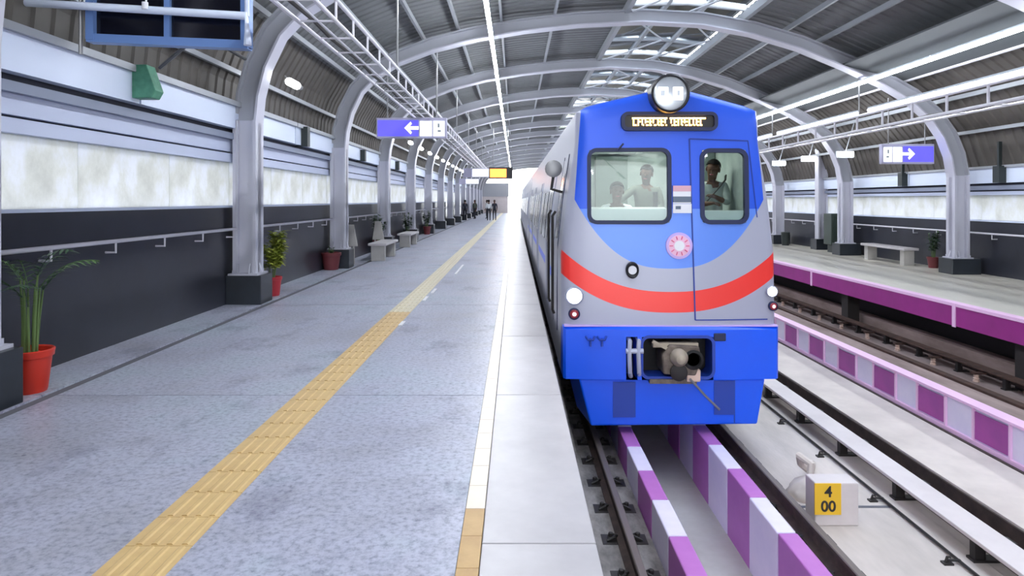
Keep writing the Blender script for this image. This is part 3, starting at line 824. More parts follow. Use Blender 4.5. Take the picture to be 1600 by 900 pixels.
def side_patch(y0, y1, z0, z1, off, m, name, parent, s=-1, steps=4):
    b = MB(); vv = []
    for i in range(steps+1):
        z = z0+(z1-z0)*i/steps
        for (y, d) in ((y0, off), (y1, off), (y1, -.02), (y0, -.02)): vv.append((TX+s*(W(z)+d), y, z))
    ff = [(0,1,2,3), tuple(steps*4+j for j in (3,2,1,0))]
    for i in range(steps):
        for j in range(4): ff.append((i*4+j, i*4+(j+1) % 4, (i+1)*4+(j+1) % 4, (i+1)*4+j))
    return b.add(vv, ff).build(name, m, parent)
def side_gear(Y0, parent, cab):
    if cab:
        d = side_patch(8.75, 9.45, .02, 2.25, .008, 'train_side', 'cab_door', parent)
        side_patch(8.85, 9.35, 1.2, 2.05, .014, 'window_dark', 'window', d)
        side_patch(8.70, 8.73, .02, 2.3, .01, 'rubber_navy', 'seal', d)
        side_patch(9.47, 9.50, .02, 2.3, .01, 'rubber_navy', 'seal', d)
        for yy in (8.62, 9.62):
            MB().path([(TX-1.262-.05, yy, .25), (TX-1.262-.07, yy, .3), (TX-1.262-.07, yy, 1.5), (TX-1.262-.03, yy, 1.56)], .018, 8).build('grab_rail', 'iron_dark', d, smooth=True)
    for k_ in range(4):
        yd = Y0+2.6+k_*4.9
        if yd+1.4 > Y0+20: continue
        d = side_patch(yd, yd+1.3, .02, 2.1, .010, 'train_silver', 'passenger_door', parent)
        side_patch(yd+.12, yd+.58, 1.0, 1.9, .016, 'window_dark', 'window', d); side_patch(yd+.72, yd+1.18, 1.0, 1.9, .016, 'window_dark', 'window', d)
        side_patch(yd+.64, yd+.66, .02, 2.1, .016, 'rubber_navy', 'seal', d)
        for w_ in range(2 if yd+4.5 < 28 else 0): side_patch(yd+1.7+w_*1.45, yd+2.8+w_*1.45, 1.0, 1.85, .012, 'window_dark', 'window', parent)
    side_patch(Y0+.9, Y0+20, .55, .68, .004, 'train_blue', 'side_band', parent)
side_gear(8.2, train, True)
b = MB().lathe([(.02, -.14), (.11, -.10), (.115, .02), (.09, .03)], (TX-1.30, 8.95, 2.12), 16, axis='y')
mir = b.build('mirror', 'galvanised', train, smooth=True)
MB().path([(TX-1.30, 8.98, 2.02), (TX-1.33, 8.98, 1.85), (TX-1.15, 8.98, 1.8)], .02, 6).build('mirror_arm', 'iron_dark', mir)
for q in (0, 1):
    Y0 = 29.0+q*20.9
    tcar = thing('metro_train_car', (TX, Y0, -1.145), 'silver passenger car coupled behind the blue cab, %s of two' % ('nearer', 'farther')[q], 'train car', 'cars behind the leading car')
    car(Y0, Y0+20.4, rings[-1], tcar, False)
    for k_ in range(4):
        yd = Y0+1.6+k_*4.9
        side_patch(yd, yd+1.3, .02, 2.1, .010, 'train_silver', 'passenger_door', tcar)
        side_patch(yd+1.8, yd+4.2, 1.0, 1.85, .012, 'window_dark', 'window', tcar)
    MB().box(TX-.9, TX+.9, Y0+3, Y0+5.4, -.98, -.3).box(TX-.9, TX+.9, Y0+15, Y0+17.4, -.98, -.3).build('bogie', 'iron_dark', tcar)
MB().box(TX-.95, TX+.95, 10.2, 12.6, -.98, -.3).build('bogie', 'iron_dark', train)
MB().box(TX-.9, TX+.9, 10.4, 28, -.5, -.3).build('underframe', 'iron_dark', train)
for yw in (10.5, 12.4, 24.0, 26.0):
    for s in (-1, 1): MB().path([(TX+s*.76, yw, -.715), (TX+s*.76+s*.02, yw, -.715), (TX+s*.78, yw, -.715), (TX+s*.89, yw, -.715)], [.46, .46, .43, .425], 28).build('wheel', 'rail_rust', train)

# rounded frames around openings
def rr(x0, x1, z0, z1, r, n=6):
    pts = []
    for (cx, cz, a0_) in ((x1-r, z1-r, 0), (x0+r, z1-r, 90), (x0+r, z0+r, 180), (x1-r, z0+r, 270)):
        for k_ in range(n+1):
            a = math.radians(a0_+90*k_/n); pts.append((cx+r*math.cos(a), cz+r*math.sin(a)))
    return pts
def ring_frame(x0, x1, z0, z1, r, w, yf, d0, d1, m, name, parent, lean=0):
    o_ = rr(x0-w, x1+w, z0-w, z1+w, r+w); i_ = rr(x0, x1, z0, z1, r); n = len(o_); vv = []
    for P, dd in ((o_, d0), (i_, d0), (i_, d1), (o_, d1)):
        vv += [(x+(lean*(z-z0)), yf(x, z)+dd, z) for (x, z) in P]
    ff = []
    for a, c in ((0, 1), (1, 2), (2, 3), (3, 0)):
        for k_ in range(n): ff.append((a*n+k_, a*n+(k_+1) % n, c*n+(k_+1) % n, c*n+k_))
    return MB().add(vv, ff).build(name, m, parent, smooth=True)
def pane(x0, x1, z0, z1, r, yf, d, m, name, parent, th=.008):
    P = rr(x0, x1, z0, z1, r); n = len(P)
    vv = [(x, yf(x, z)+d, z) for (x, z) in P]+[(x, yf(x, z)+d+th, z) for (x, z) in P]
    ff = [tuple(range(n)), tuple(range(2*n-1, n-1, -1))]+[(k_, (k_+1) % n, (k_+1) % n+n, k_+n) for k_ in range(n)]
    return MB().add(vv, ff).build(name, m, parent)
ws = ring_frame(TX-.92, TX-.03, 1.465, 2.27, .07, .045, FY, -.018, .05, 'rubber_navy', 'windscreen', train)
pane(TX-.93, TX-.02, 1.455, 2.28, .06, FY, .012, 'cab_glass', 'glass_pane', ws)
# gangway door with its window, grooves round it
dr = MB()
DX0, DX1 = TX+.26, TX+1.06
def groove(b, x0, z0, x1, z1, w=.016):
    n = 8
    for k_ in range(n):
        xa, za = x0+(x1-x0)*k_/n, z0+(z1-z0)*k_/n; xb, zb_ = x0+(x1-x0)*(k_+1)/n, z0+(z1-z0)*(k_+1)/n
        if abs(x1-x0) < abs(z1-z0): q = [(xa-w/2, za), (xa+w/2, za), (xb+w/2, zb_), (xb-w/2, zb_)]
        else: q = [(xa, za-w/2), (xb, zb_-w/2), (xb, zb_+w/2), (xa, za+w/2)]
        vv = [(x, FY(x, z)-.006, z) for x, z in q]+[(x, FY(x, z)+.004, z) for x, z in q]
        b.add(vv, [(0,1,2,3),(7,6,5,4),(0,1,5,4),(1,2,6,5),(2,3,7,6),(3,0,4,7)])
groove(dr, DX0-.03, 2.42, DX0+.02, .31); groove(dr, DX0-.03, 2.42, TX+.93, 2.40); groove(dr, DX0+.02, .31, TX+1.14, .31, .012); groove(dr, TX+.93, 2.40, TX+1.03, 1.5, .010)
dr = dr.build('front_door_seam', 'groove_blue', train)
dw = ring_frame(TX+.40, TX+.88, 1.47, 2.26, .07, .05, FY, -.018, .05, 'rubber_navy', 'door_window', train)
pane(TX+.39, TX+.89, 1.46, 2.27, .06, FY, .012, 'cab_glass', 'glass_pane', dw)
# destination display
dy = FY(TX, 2.6)-.03
dd_ = at(972, 176, dy); de = at(1120, 203, dy)
dp = ring_frame(dd_[0]+.03, de[0]-.03, de[2]+.03, dd_[2]-.03, .04, .04, lambda x, z: dy, -.02, .10, 'rubber_navy', 'destination_display', train)
pane(dd_[0]+.02, de[0]-.02, de[2]+.02, dd_[2]-.02, .04, lambda x, z: dy, .02, 'black_case', 'screen', dp)
b = MB(); rnd = random.Random(5)
xa = dd_[0]+.12; zt_ = dd_[2]-.055; zb_ = de[2]+.05
for (w0, w1) in ((xa, xa+.41), (xa+.44, xa+.86)):
    b.box(w0, w1, dy+.008, dy+.018, zt_-.018, zt_)
    x = w0+.01
    while x < w1-.03:
        h_ = rnd.choice((.7, .9, 1)); w_ = rnd.choice((.012, .03, .022))
        b.box(x, x+.013, dy+.008, dy+.018, zt_-(zt_-zb_)*h_, zt_-.02)
        if rnd.random() < .85: b.box(x+.013, x+.013+w_, dy+.008, dy+.018, zb_, zb_+.016)
        if rnd.random() < .6: b.box(x+.013, x+.013+w_, dy+.008, dy+.018, (zt_+zb_)/2-.008, (zt_+zb_)/2+.008)
        x += .013+w_+.012
b.build('led_characters', 'amber_led', dp)
# roof headlight: two square lamps in a round housing
hc = at(1047, 146, 7.72)
hb = MB().lathe([(.10, -.5), (.215, -.42), (.222, .03), (.205, .045), (.195, .03), (.195, .0)], hc, 32, axis='y').build('roof_headlight', 'black_case', train, smooth=True)
MB().lathe([(.192, -.01), (.192, .016), (.17, .024)], hc, 32, axis='y').build('reflector', 'reflector', hb, smooth=True)
for s in (-1, 1):
    MB().box(hc[0]+s*.085-.058, hc[0]+s*.085+.058, hc[1]-.034, hc[1]-.02, hc[2]-.08, hc[2]+.07).build('lamp', 'head_soft', hb, bevel=.012)
    MB().box(hc[0]+s*.085-.022+(-.01 if s < 0 else .01), hc[0]+s*.085+.018, hc[1]-.040, hc[1]-.033, hc[2]-.03, hc[2]+.03).build('lamp_core', 'reflector', hb)
# lower lamps
for (px, py, r, m1, m2, nm) in ((897, 462, .09, 'head_white', 'train_silver', 'headlight'), (1205, 455, .055, 'head_white', 'train_silver', 'headlight'),
                                (897, 490, .055, 'lamp_red', 'rubber_navy', 'tail_light'), (1207, 478, .045, 'lamp_red', 'rubber_navy', 'tail_light')):
    p = at(px, py, 7.87)
    o = MB().lathe([(r*1.25, -.04), (r*1.25, .03), (r, .04), (r, .02)], p, 20, axis='y').build(nm, m2, train, smooth=True)
    MB().lathe([(r*.95, 0), (r*.95, .03), (r*.6, .045)], p, 20, axis='y').build('lens', m1, o, smooth=True)
    if nm == 'tail_light': MB().lathe([(r*.4, .03), (r*.4, .05)], p, 12, axis='y').build('lamp_core', 'head_soft', o)
# emblem, plates, ring
p = at(1061, 384, 7.82)
o = MB().lathe([(.155, -.02), (.155, .012), (.15, .014)], p, 36, axis='y').build('emblem', 'emblem_rim', train)
MB().lathe([(.125, 0), (.125, .018)], p, 32, axis='y').build('emblem_disc', 'emblem_pink', o)
MB().lathe([(.06, 0), (.06, .022)], p, 24, axis='y').build('emblem_centre', 'plate_white', o)
b = MB()
for k_ in range(10):
    a = 2*PI*k_/10; b.path([(p[0]+.075*math.cos(a), p[1]-.02, p[2]+.075*math.sin(a)), (p[0]+.115*math.cos(a), p[1]-.02, p[2]+.115*math.sin(a))], .008, 5)
b.build('emblem_rays', 'emblem_red', o)
p = at(988, 422, 7.80)
o = MB().lathe([(.088, -.02), (.088, .02), (.075, .03), (.058, .02), (.058, .0)], (p[0], p[1]-.0, p[2]), 28, axis='y').build('lamp_ring', 'black_case', train, smooth=True)
o.data.transform(Matrix.Translation(Vector(p)-TL) @ Matrix.Diagonal((.85, 1, 1.1, 1)) @ Matrix.Translation(-(Vector(p)-TL)))
MB().lathe([(.05, 0), (.05, .015)], p, 20, axis='y').build('ring_centre', 'plate_white', o)
def plate(px0, py0, px1, py1, m, name, parent, off=.012):
    a, c = at(px0, py0, 7.82), at(px1, py1, 7.82)
    return MB().box(a[0], c[0], 7.84-off, 7.84, c[2], a[2]).build(name, m, parent)
fp_ = plate(1052, 290, 1080, 318, 'plate_white', 'flag_plate', train, .01)
plate(1052, 290, 1080, 299, 'plate_saffron', 'flag_band', fp_, .014); plate(1052, 307, 1080, 316, 'plate_green', 'flag_band', fp_, .014)
fp_ = plate(1052, 318.5, 1081, 333, 'plate_white', 'logo_plate', train, .01)
plate(1056, 322, 1064, 327, 'plate_green', 'logo_mark', fp_, .014)
b = MB().box(TX-.95, TX-.6, 7.80, 7.80, 0, 0)
# wipers
MB().path([(TX-.55, FY(TX-.5, 1.5)-.03, 2.36), (TX-.62, FY(TX-.6, 1.7)-.04, 2.28)], .012, 6).build('wiper', 'rubber_navy', train)

# bumper block with its opening
BY = 7.74
def bump_grid():
    X_ = [TX-1.262+.04, TX-.95, TX-.53, TX-.40, TX-.35, TX+.475, TX+.9, TX+1.262-.04]
    Z_ = [-.37, -.36, .11, .147, .237]
    Z_ = [-.37, -.34, .11, .205]
    V2 = []; F2 = []
    Z_ = [-.37, .125, .205]
    for z in Z_:
        for x in X_: V2.append((x, BY+.05*((x-TX)/1.2)**2, z))
    n = len(X_)
    for r_ in range(2):
        for c_ in range(n-1):
            if r_ == 0 and c_ in (4, 2): continue
            F2.append((r_*n+c_, r_*n+c_+1, (r_+1)*n+c_+1, (r_+1)*n+c_))
    # perimeter back
    per = [0*n+c_ for c_ in range(n)]+[1*n+n-1]+[2*n+c_ for c_ in range(n-1, -1, -1)]+[n]
    st_ = len(V2)
    for i in per:
        x, y, z = V2[i]; dx = .03 if x > TX+1.1 else (-.03 if x < TX-1.1 else 0); dz = .03 if z > .2 else 0
        V2.append((x+dx, y+.04, z+dz))
    st2 = len(V2)
    for i in per:
        x, y, z = V2[i]; dx = .04 if x > TX+1.1 else (-.04 if x < TX-1.1 else 0); dz = .04 if z > .2 else 0
        V2.append((x+dx, 8.7, z+dz))
    m_ = len(per)
    for i in range(m_):
        j = (i+1) % m_
        F2.append((per[i], per[j], st_+j, st_+i)); F2.append((st_+i, st_+j, st2+j, st2+i))
    # inner jambs of the two openings
    for (c0_, c1_) in ((4, 5), (2, 3)):
        q = [V2[c0_], V2[c1_], V2[n+c1_], V2[n+c0_]]; s4 = len(V2); V2.extend(q); V2.extend([(x, y+.30, z) for x, y, z in q])
        for i in range(4): F2.append((s4+i, s4+(i+1) % 4, s4+4+(i+1) % 4, s4+4+i))
    return V2, F2
V2, F2 = bump_grid()
bp_ = MB().add(V2, F2).build('bumper', 'train_blue', train)
MB().box(TX-1.24, TX+1.24, BY+.05, 7.9, .236, .25).build('top_edge', 'emblem_rim', bp_)
MB().box(TX-.70, TX+.6, BY+.32, BY+.36, -.40, .2).build('recess_back', 'recess_black', bp_)
ring_frame(TX-.335, TX+.46, -.33, .11, .07, .035, lambda x, z: BY+.01, -.012, .28, 'train_blue_dark', 'opening_lip', bp_)
# corner fillers behind the lip are the dark recess
p = at(1125, 527, BY)
MB().box(p[0]-.07, p[0]+.07, BY-.004, BY+.05, p[2]-.045, p[2]+.045).build('slot', 'rubber_navy', bp_, bevel=.01)
for k_, px in enumerate((922, 940)):
    p = at(px, 528, BY+.04)
    MB().path([(p[0]-.05, BY+.02, p[2]+.02), (p[0]-.03, BY-.02, p[2]-.01), (p[0]+.03, BY-.02, p[2]-.01), (p[0]+.05, BY+.02, p[2]+.02)], .014, 6).path([(p[0], BY+.02, p[2]), (p[0], BY-.01, p[2]-.09)], .012, 6).build('step_bracket', 'train_blue_dark', bp_, smooth=True)
# hose couplings left of the coupler
hs = MB()
for px in (984, 998):
    p = at(px, 530, BY)
    hs.path([(p[0], BY+.10, p[2]-.0), (p[0], BY-.01, p[2]-.02), (p[0]-.01, BY-.03, p[2]-.14), (p[0], BY-.02, p[2]-.38), (p[0]+.02, BY+.05, p[2]-.44)], .026, 8)
p = at(991, 548, BY)
hs.path([(p[0]-.1, BY-.02, p[2]), (p[0]+.1, BY-.02, p[2])], .03, 8)
hs.build('brake_hoses', 'hose_grey', train, smooth=True)
# coupler
cp = thing_c = None
cc0 = at(1058, 560, BY)
cpl = MB().prism([(cc0[0]-.17, cc0[2]-.17), (cc0[0]+.20, cc0[2]-.19), (cc0[0]+.27, cc0[2]-.02), (cc0[0]+.24, cc0[2]+.15), (cc0[0]-.10, cc0[2]+.17), (cc0[0]-.19, cc0[2]+.05)], 'y', BY-.06, BY+.30).build('coupler', 'coupler_metal', train, bevel=.02)
MB().lathe([(.10, 0), (.10, .05), (.07, .09), (.055, .13), (.02, .15)], (cc0[0], BY-.06, cc0[2]+.03), 20, axis='y').build('coupler_cone', 'coupler_light', cpl, smooth=True)
MB().lathe([(.11, 0), (.115, .02), (.085, .03), (.075, .0)], (cc0[0]+.17, BY-.06, cc0[2]+.0), 20, axis='y').build('coupler_cup', 'recess_black', cpl, smooth=True)
MB().lathe([(.09, -.02), (.10, .03), (.07, .05)], (cc0[0]-.0, BY-.06, cc0[2]-.14), 18, axis='y').build('lower_boss', 'iron_dark', cpl, smooth=True)
MB().box(cc0[0]-.28, cc0[0]+.24, BY-.02, BY+.06, cc0[2]+.13, cc0[2]+.18).prism([(cc0[0]-.30, cc0[2]+.19), (cc0[0]-.1, cc0[2]+.09), (cc0[0]-.08, cc0[2]+.12), (cc0[0]-.28, cc0[2]+.22)], 'y', BY-.05, BY-.02).build('top_bar', 'coupler_light', cpl)
MB().box(cc0[0]+.10, cc0[0]+.26, BY-.05, BY+.05, cc0[2]-.26, cc0[2]-.12).build('contact_box', 'porcelain', cpl, bevel=.015)
MB().box(cc0[0]-.32, cc0[0]+.22, BY-.03, BY+.05, cc0[2]-.285, cc0[2]-.235).build('lower_bar', 'coupler_metal', cpl)
a, c = at(1078, 592, BY-.07), at(1124, 640, BY-.0)
MB().path([(a[0], BY-.08, a[2]), ((a[0]+c[0])/2, BY-.06, (a[2]+c[2])/2-.01), (c[0], BY-.0, c[2])], .014, 8).build('release_rod', 'galvanised', train, smooth=True)
# lower skirt
s0, s1, s2, s3 = TX-1.07, TX+1.09, TX-.93, TX+1.00
b = MB()
sk_pts = [(s0, -.37), (s1, -.37), (s3, -.90), (s2, -.92)]
b.add([(x, 7.80, z) for x, z in sk_pts]+[(x+(-.1 if x < TX else .1), 8.5, z) for x, z in sk_pts], [(0,1,2,3),(7,6,5,4),(0,1,5,4),(1,2,6,5),(2,3,7,6),(3,0,4,7)])
skt = b.build('skirt', 'train_blue', train, bevel=.02)
for (x0, x1, y0_, y1_) in ((958, 993, 597, 652), (1116, 1147, 595, 648)):
    a, c = at(x0, y0_, 7.79), at(x1, y1_, 7.79)
    g = MB().box(a[0], c[0], 7.788, 7.82, c[2], a[2]).build('grille', 'train_blue_dark', skt)
a = at(1148, 594, 7.79)
MB().box(a[0]-.006, a[0]+.006, 7.795, 7.81, -.88, -.39).build('skirt_seam', 'train_blue_dark', skt)

# cab interior
cb = MB()
ix0, ix1, iy0, iy1, iz0, iz1 = TX-1.0, TX+1.0, 7.98, 10.0, .5, 2.55
cb.add([(ix0,iy0,iz0),(ix1,iy0,iz0),(ix1,iy1,iz0),(ix0,iy1,iz0),(ix0,iy0,iz1),(ix1,iy0,iz1),(ix1,iy1,iz1),(ix0,iy1,iz1)], [(0,1,2,3),(4,5,6,7),(1,2,6,5),(2,3,7,6),(3,0,4,7)])
lining = cb.build('cab_lining', 'cab_white', train)
MB().box(TX-.62, TX-.15, 9.93, 9.99, .4, 2.35).build('cab_partition_door', 'cab_grey', lining)
MB().box(TX-.95, TX-.05, 9.8, 9.9, 2.38, 2.5).build('ceiling_duct', 'cab_grey', lining)
MB().box(TX+.62, TX+.98, 9.4, 9.9, .3, 2.5).build('equipment_cabinet', 'cab_grey', lining)
con = MB().prism([(7.92, 1.30), (7.92, 1.60), (8.06, 1.62), (8.35, 1.45), (8.35, 1.0), (7.98, 1.0)], 'x', TX-.96, TX-.02).build('console', 'console_white', train, bevel=.01)
MB().prism([(7.92, 1.30), (7.92, 1.58), (8.02, 1.58), (8.1, 1.30)], 'x', TX+.38, TX+.9).build('door_ledge', 'console_white', train, bevel=.01)
MB().box(TX-.12, TX-.07, 8.2, 8.26, 1.5, 1.80).build('console_lever', 'iron_dark', con)
seat = MB().box(TX-.70, TX-.28, 8.55, 8.95, .93, 1.02).box(TX-.70, TX-.28, 8.96, 9.05, 1.02, 1.5).box(TX-.53, TX-.45, 8.7, 8.8, .5, .93).build('driver_seat', 'iron_dark', train, bevel=.02)
MB().box(TX-.5, TX+.5, 8.6, 9.4, 2.50, 2.54).build('cab_fill_lamp', 'cab_fill_glow', lining)  # unseen glowing panel added to light the cab inside

# ------------------------------------------------------------------ people
def person(label, base, joints, shirt, pants, facing, hair_m='hair', scale=1.0, group=None, hand_curl=.4, sub=2):
    """joints: dict of named 3-D points in a local frame: x to the person's right hand side as seen from behind is +, y forward, z up."""
    J = {k_: Vector(v_)*scale for k_, v_ in joints.items()}
    E = [('pelvis','belly',.145,.135),('belly','chest',.135,.15),('chest','neck',.15,.058),('neck','head_base',.058,.06),
         ('chest','l_sho',.15,.065),('l_sho','l_elb',.058,.045),('l_elb','l_wri',.045,.030),('chest','r_sho',.15,.065),('r_sho','r_elb',.058,.045),('r_elb','r_wri',.045,.030),
         ('pelvis','l_hip',.145,.095),('l_hip','l_knee',.09,.06),('l_knee','l_ank',.058,.042),('l_ank','l_toe',.045,.035),
         ('pelvis','r_hip',.145,.095),('r_hip','r_knee',.09,.06),('r_knee','r_ank',.058,.042),('r_ank','r_toe',.045,.035)]
    rad = {'pelvis': .145, 'belly': .128, 'chest': .145, 'neck': .055, 'head_base': .06, 'l_sho': .066, 'l_elb': .046, 'l_wri': .030, 'r_sho': .066, 'r_elb': .046, 'r_wri': .030,
           'l_hip': .095, 'l_knee': .062, 'l_ank': .044, 'l_toe': .034, 'r_hip': .095, 'r_knee': .062, 'r_ank': .044, 'r_toe': .034}
    names = list(rad); V3 = [J[n_] for n_ in names]; R3 = [rad[n_]*scale for n_ in names]
    Ed = [(names.index(a), names.index(c)) for a, c, _, _ in E]
    # head: a chain of growing and shrinking radii gives skull, jaw and neck
    hd = J['head']; hb_ = J['head_base']; up = (hd-hb_).normalized()
    fwd = J.get('look', Vector((0, 1, 0))); fwd = (fwd-up*fwd.dot(up)).normalized()
    side = fwd.cross(up)
    idx = names.index('head_base')
    for (h_, f_, r_) in ((.05, .02, .066), (.10, .012, .080), (.15, .0, .088), (.195, -.006, .070)):
        V3.append(hb_+up*h_*scale+fwd*f_*scale); R3.append(r_*scale); Ed.append((idx, len(V3)-1)); idx = len(V3)-1
    # hands: palm and five fingers
    for sd in ('l', 'r'):
        wr = names.index(sd+'_wri'); d = (J[sd+'_wri']-J[sd+'_elb']).normalized()
        pal = Vector((0, 0, -1)) if abs(d.z) < .8 else Vector((1 if sd == 'l' else -1, 0, 0))
        pal = (pal-d*pal.dot(d)).normalized(); ac = d.cross(pal)*(1 if sd == 'l' else -1)
        V3.append(J[sd+'_wri']+d*.05*scale); R3.append(.030*scale); Ed.append((wr, len(V3)-1)); pm = len(V3)-1
        for q, (o_, L) in enumerate(((-.030, .070), (-.010, .082), (.010, .078), (.029, .062))):
            a_ = J[sd+'_wri']+d*.088*scale+ac*o_*scale; V3.append(a_); R3.append(.0105*scale); Ed.append((pm, len(V3)-1)); p_ = len(V3)-1
            m1_ = a_+(d*math.cos(hand_curl)+pal*math.sin(hand_curl))*L*.5*scale; V3.append(m1_); R3.append(.009*scale); Ed.append((p_, len(V3)-1)); p_ = len(V3)-1
            m2_ = m1_+(d*math.cos(hand_curl*2.4)+pal*math.sin(hand_curl*2.4))*L*.5*scale; V3.append(m2_); R3.append(.0075*scale); Ed.append((p_, len(V3)-1))
        a_ = J[sd+'_wri']+d*.045*scale-ac*.040*scale+pal*.01*scale; V3.append(a_); R3.append(.012*scale); Ed.append((pm, len(V3)-1)); p_ = len(V3)-1
        V3.append(a_+(d*.8-ac*.4+pal*.3).normalized()*.045*scale); R3.append(.009*scale); Ed.append((p_, len(V3)-1))
    me = bpy.data.meshes.new('rig'); me.from_pydata([tuple(v_) for v_ in V3], Ed, []); tmp = bpy.data.objects.new('rig', me); C.objects.link(tmp)
    mo = tmp.modifiers.new('skin', 'SKIN'); mo.use_smooth_shade = True; mo.branch_smoothing = .3
    for i, sv in enumerate(me.skin_vertices[0].data): sv.radius = (R3[i], R3[i]); sv.use_root = (i == 0)
    su = tmp.modifiers.new('sub', 'SUBSURF'); su.levels = sub; su.render_levels = sub
    dg = bpy.context.evaluated_depsgraph_get(); ev = tmp.evaluated_get(dg); nm = bpy.data.meshes.new_from_object(ev)
    bpy.data.objects.remove(tmp)
    # add nose and ears into the same mesh
    bm = bmesh.new(); bm.from_mesh(nm)
    hc_ = hb_+up*.12*scale
    def blob(c_, r3):
        ret = bmesh.ops.create_icosphere(bm, subdivisions=2, radius=1)
        for v_ in ret['verts']: q = v_.co.copy(); v_.co = c_+(side*q.x*r3[0]+fwd*q.y*r3[1]+up*q.z*r3[2])*scale
        return ret['verts']
    blob(hc_+fwd*.088*scale-up*.012*scale, (.013, .02, .026))
    for s in (-1, 1): blob(hc_+side*.082*s*scale-up*.01*scale, (.012, .022, .034))
    n_before = len(bm.faces)
    eyes = []
    for s in (-1, 1):
        for v_ in blob(hc_+fwd*.080*scale+side*.032*s*scale+up*.012*scale, (.013, .008, .008)): eyes.append(v_)
    mouth = blob(hc_+fwd*.076*scale-up*.055*scale, (.026, .010, .007))
    es = set(eyes); ms = set(mouth)
    nm.materials.clear()
    for k_ in (shirt, pants, 'skin', 'hair', 'lamp_red'): nm.materials.append(M[k_])
    zb_l = J['belly'].z-.02*scale
    for f in bm.faces:
        c_ = f.calc_center_median(); f.smooth = True
        if all(v_ in es for v_ in f.verts): f.material_index = 3; continue
        if all(v_ in ms for v_ in f.verts): f.material_index = 4; continue
        near = min(('pelvis','belly','chest','neck','head_base','l_sho','l_elb','l_wri','r_sho','r_elb','r_wri','l_hip','l_knee','l_ank','l_toe','r_hip','r_knee','r_ank','r_toe','head'), key=lambda n_: (J[n_]-c_).length)
        mi = 0
        if near in ('head', 'head_base', 'l_wri', 'r_wri', 'neck'): mi = 2
        elif near in ('l_hip','r_hip','l_knee','r_knee','l_ank','r_ank','pelvis'): mi = 1
        elif near in ('l_toe', 'r_toe'): mi = 3
        f.material_index = mi
    bm.to_mesh(nm); bm.free()
    o = bpy.data.objects.new('person', nm); C.objects.link(o); o.location = base; o.rotation_euler.z = facing; WL[o.name] = Vector(base)
    tag(o, label, 'person', group)
    # hair: a cap over the skull, open at the face
    hm = bpy.data.meshes.new('hair'); bm = bmesh.new(); bmesh.ops.create_uvsphere(bm, u_segments=20, v_segments=14, radius=1)
    hcen = hb_+up*.145*scale-fwd*.006*scale; rem = []
    for v_ in bm.verts:
        if v_.co.z < -.15 and v_.co.y > -.35 or v_.co.y > .55 and v_.co.z < .55 or v_.co.z < -.75: rem.append(v_)
    bmesh.ops.delete(bm, geom=rem, context='VERTS')
    for v_ in bm.verts:
        q = v_.co.copy(); v_.co = hcen+(side*q.x*.096+fwd*q.y*.102+up*q.z*.104)*scale
    for f in bm.faces: f.smooth = True
    bm.to_mesh(hm); bm.free(); hm.materials.append(M[hair_m]); h_ = bpy.data.objects.new('hair', hm); C.objects.link(h_); h_.parent = o
    return o
STAND = dict(pelvis=(0,0,.95), belly=(0,.01,1.10), chest=(0,0,1.30), neck=(0,0,1.46), head_base=(0,.01,1.50), head=(0,.02,1.64),
             l_sho=(-.17,0,1.40), l_elb=(-.22,-.02,1.13), l_wri=(-.22,.08,.90), r_sho=(.17,0,1.40), r_elb=(.22,-.02,1.13), r_wri=(.22,.08,.90),
             l_hip=(-.09,0,.90), l_knee=(-.10,.02,.50), l_ank=(-.10,-.02,.09), l_toe=(-.11,.13,.035), r_hip=(.09,0,.90), r_knee=(.10,.02,.50), r_ank=(.10,-.02,.09), r_toe=(.11,.13,.035))
SIT = dict(pelvis=(0,0,.58), belly=(0,0,.74), chest=(0,.02,.94), neck=(0,.04,1.09), head_base=(0,.05,1.13), head=(0,.07,1.27),
           l_sho=(-.17,.03,1.03), l_elb=(-.21,.16,.80), l_wri=(-.14,.40,.84), r_sho=(.17,.03,1.03), r_elb=(.21,.16,.80), r_wri=(.14,.40,.84),
           l_hip=(-.10,.04,.54), l_knee=(-.12,.42,.53), l_ank=(-.12,.44,.10), l_toe=(-.12,.58,.035), r_hip=(.10,.04,.54), r_knee=(.12,.42,.53), r_ank=(.12,.44,.10), r_toe=(.12,.58,.035))
def pose(base, **k_): d = dict(base); d.update(k_); return d
# persons in the cab face the camera (rotated by half a turn)
CF = .50
person('seated train driver behind the windscreen, light shirt, dark hair', (TX-.495, 8.75, CF+.07), pose(SIT, look=(0, 1, -.1)), 'shirt_white', 'trousers_dark', PI)
person('person in a grey shirt standing behind the train windscreen, one arm reaching down', (TX-.03, 9.15, CF),
       pose(STAND, head=(0, .05, 1.62), look=(.4, 1, -.2), r_sho=(.17, .02, 1.40), r_elb=(.36, .14, 1.26), r_wri=(.50, .22, 1.12), l_elb=(-.20, .10, 1.14), l_wri=(-.05, .24, 1.10)),
       'shirt_grey', 'trousers_dark', PI, scale=.97)
pr = person('person in a pale shirt behind the narrow front window, dark strap across', (TX+.76, 8.78, CF),
       pose(STAND, head=(.0, .07, 1.64), look=(.5, 1, -.5), l_elb=(-.16, .16, 1.16), l_wri=(.02, .26, 1.24), r_elb=(.24, .05, 1.14), r_wri=(.10, .24, 1.16)),
       'shirt_pale', 'trousers_dark', PI, scale=1.0)
sb = MB().path([(.14, .165, 1.16), (.02, .185, 1.30), (-.12, .175, 1.46), (-.17, .03, 1.52)], .022, 8, flat=.5); WLs = WL[pr.name]
so = bpy.data.objects.new('strap', sb.mesh('strap', 'strap_black')); C.objects.link(so); so.parent = pr
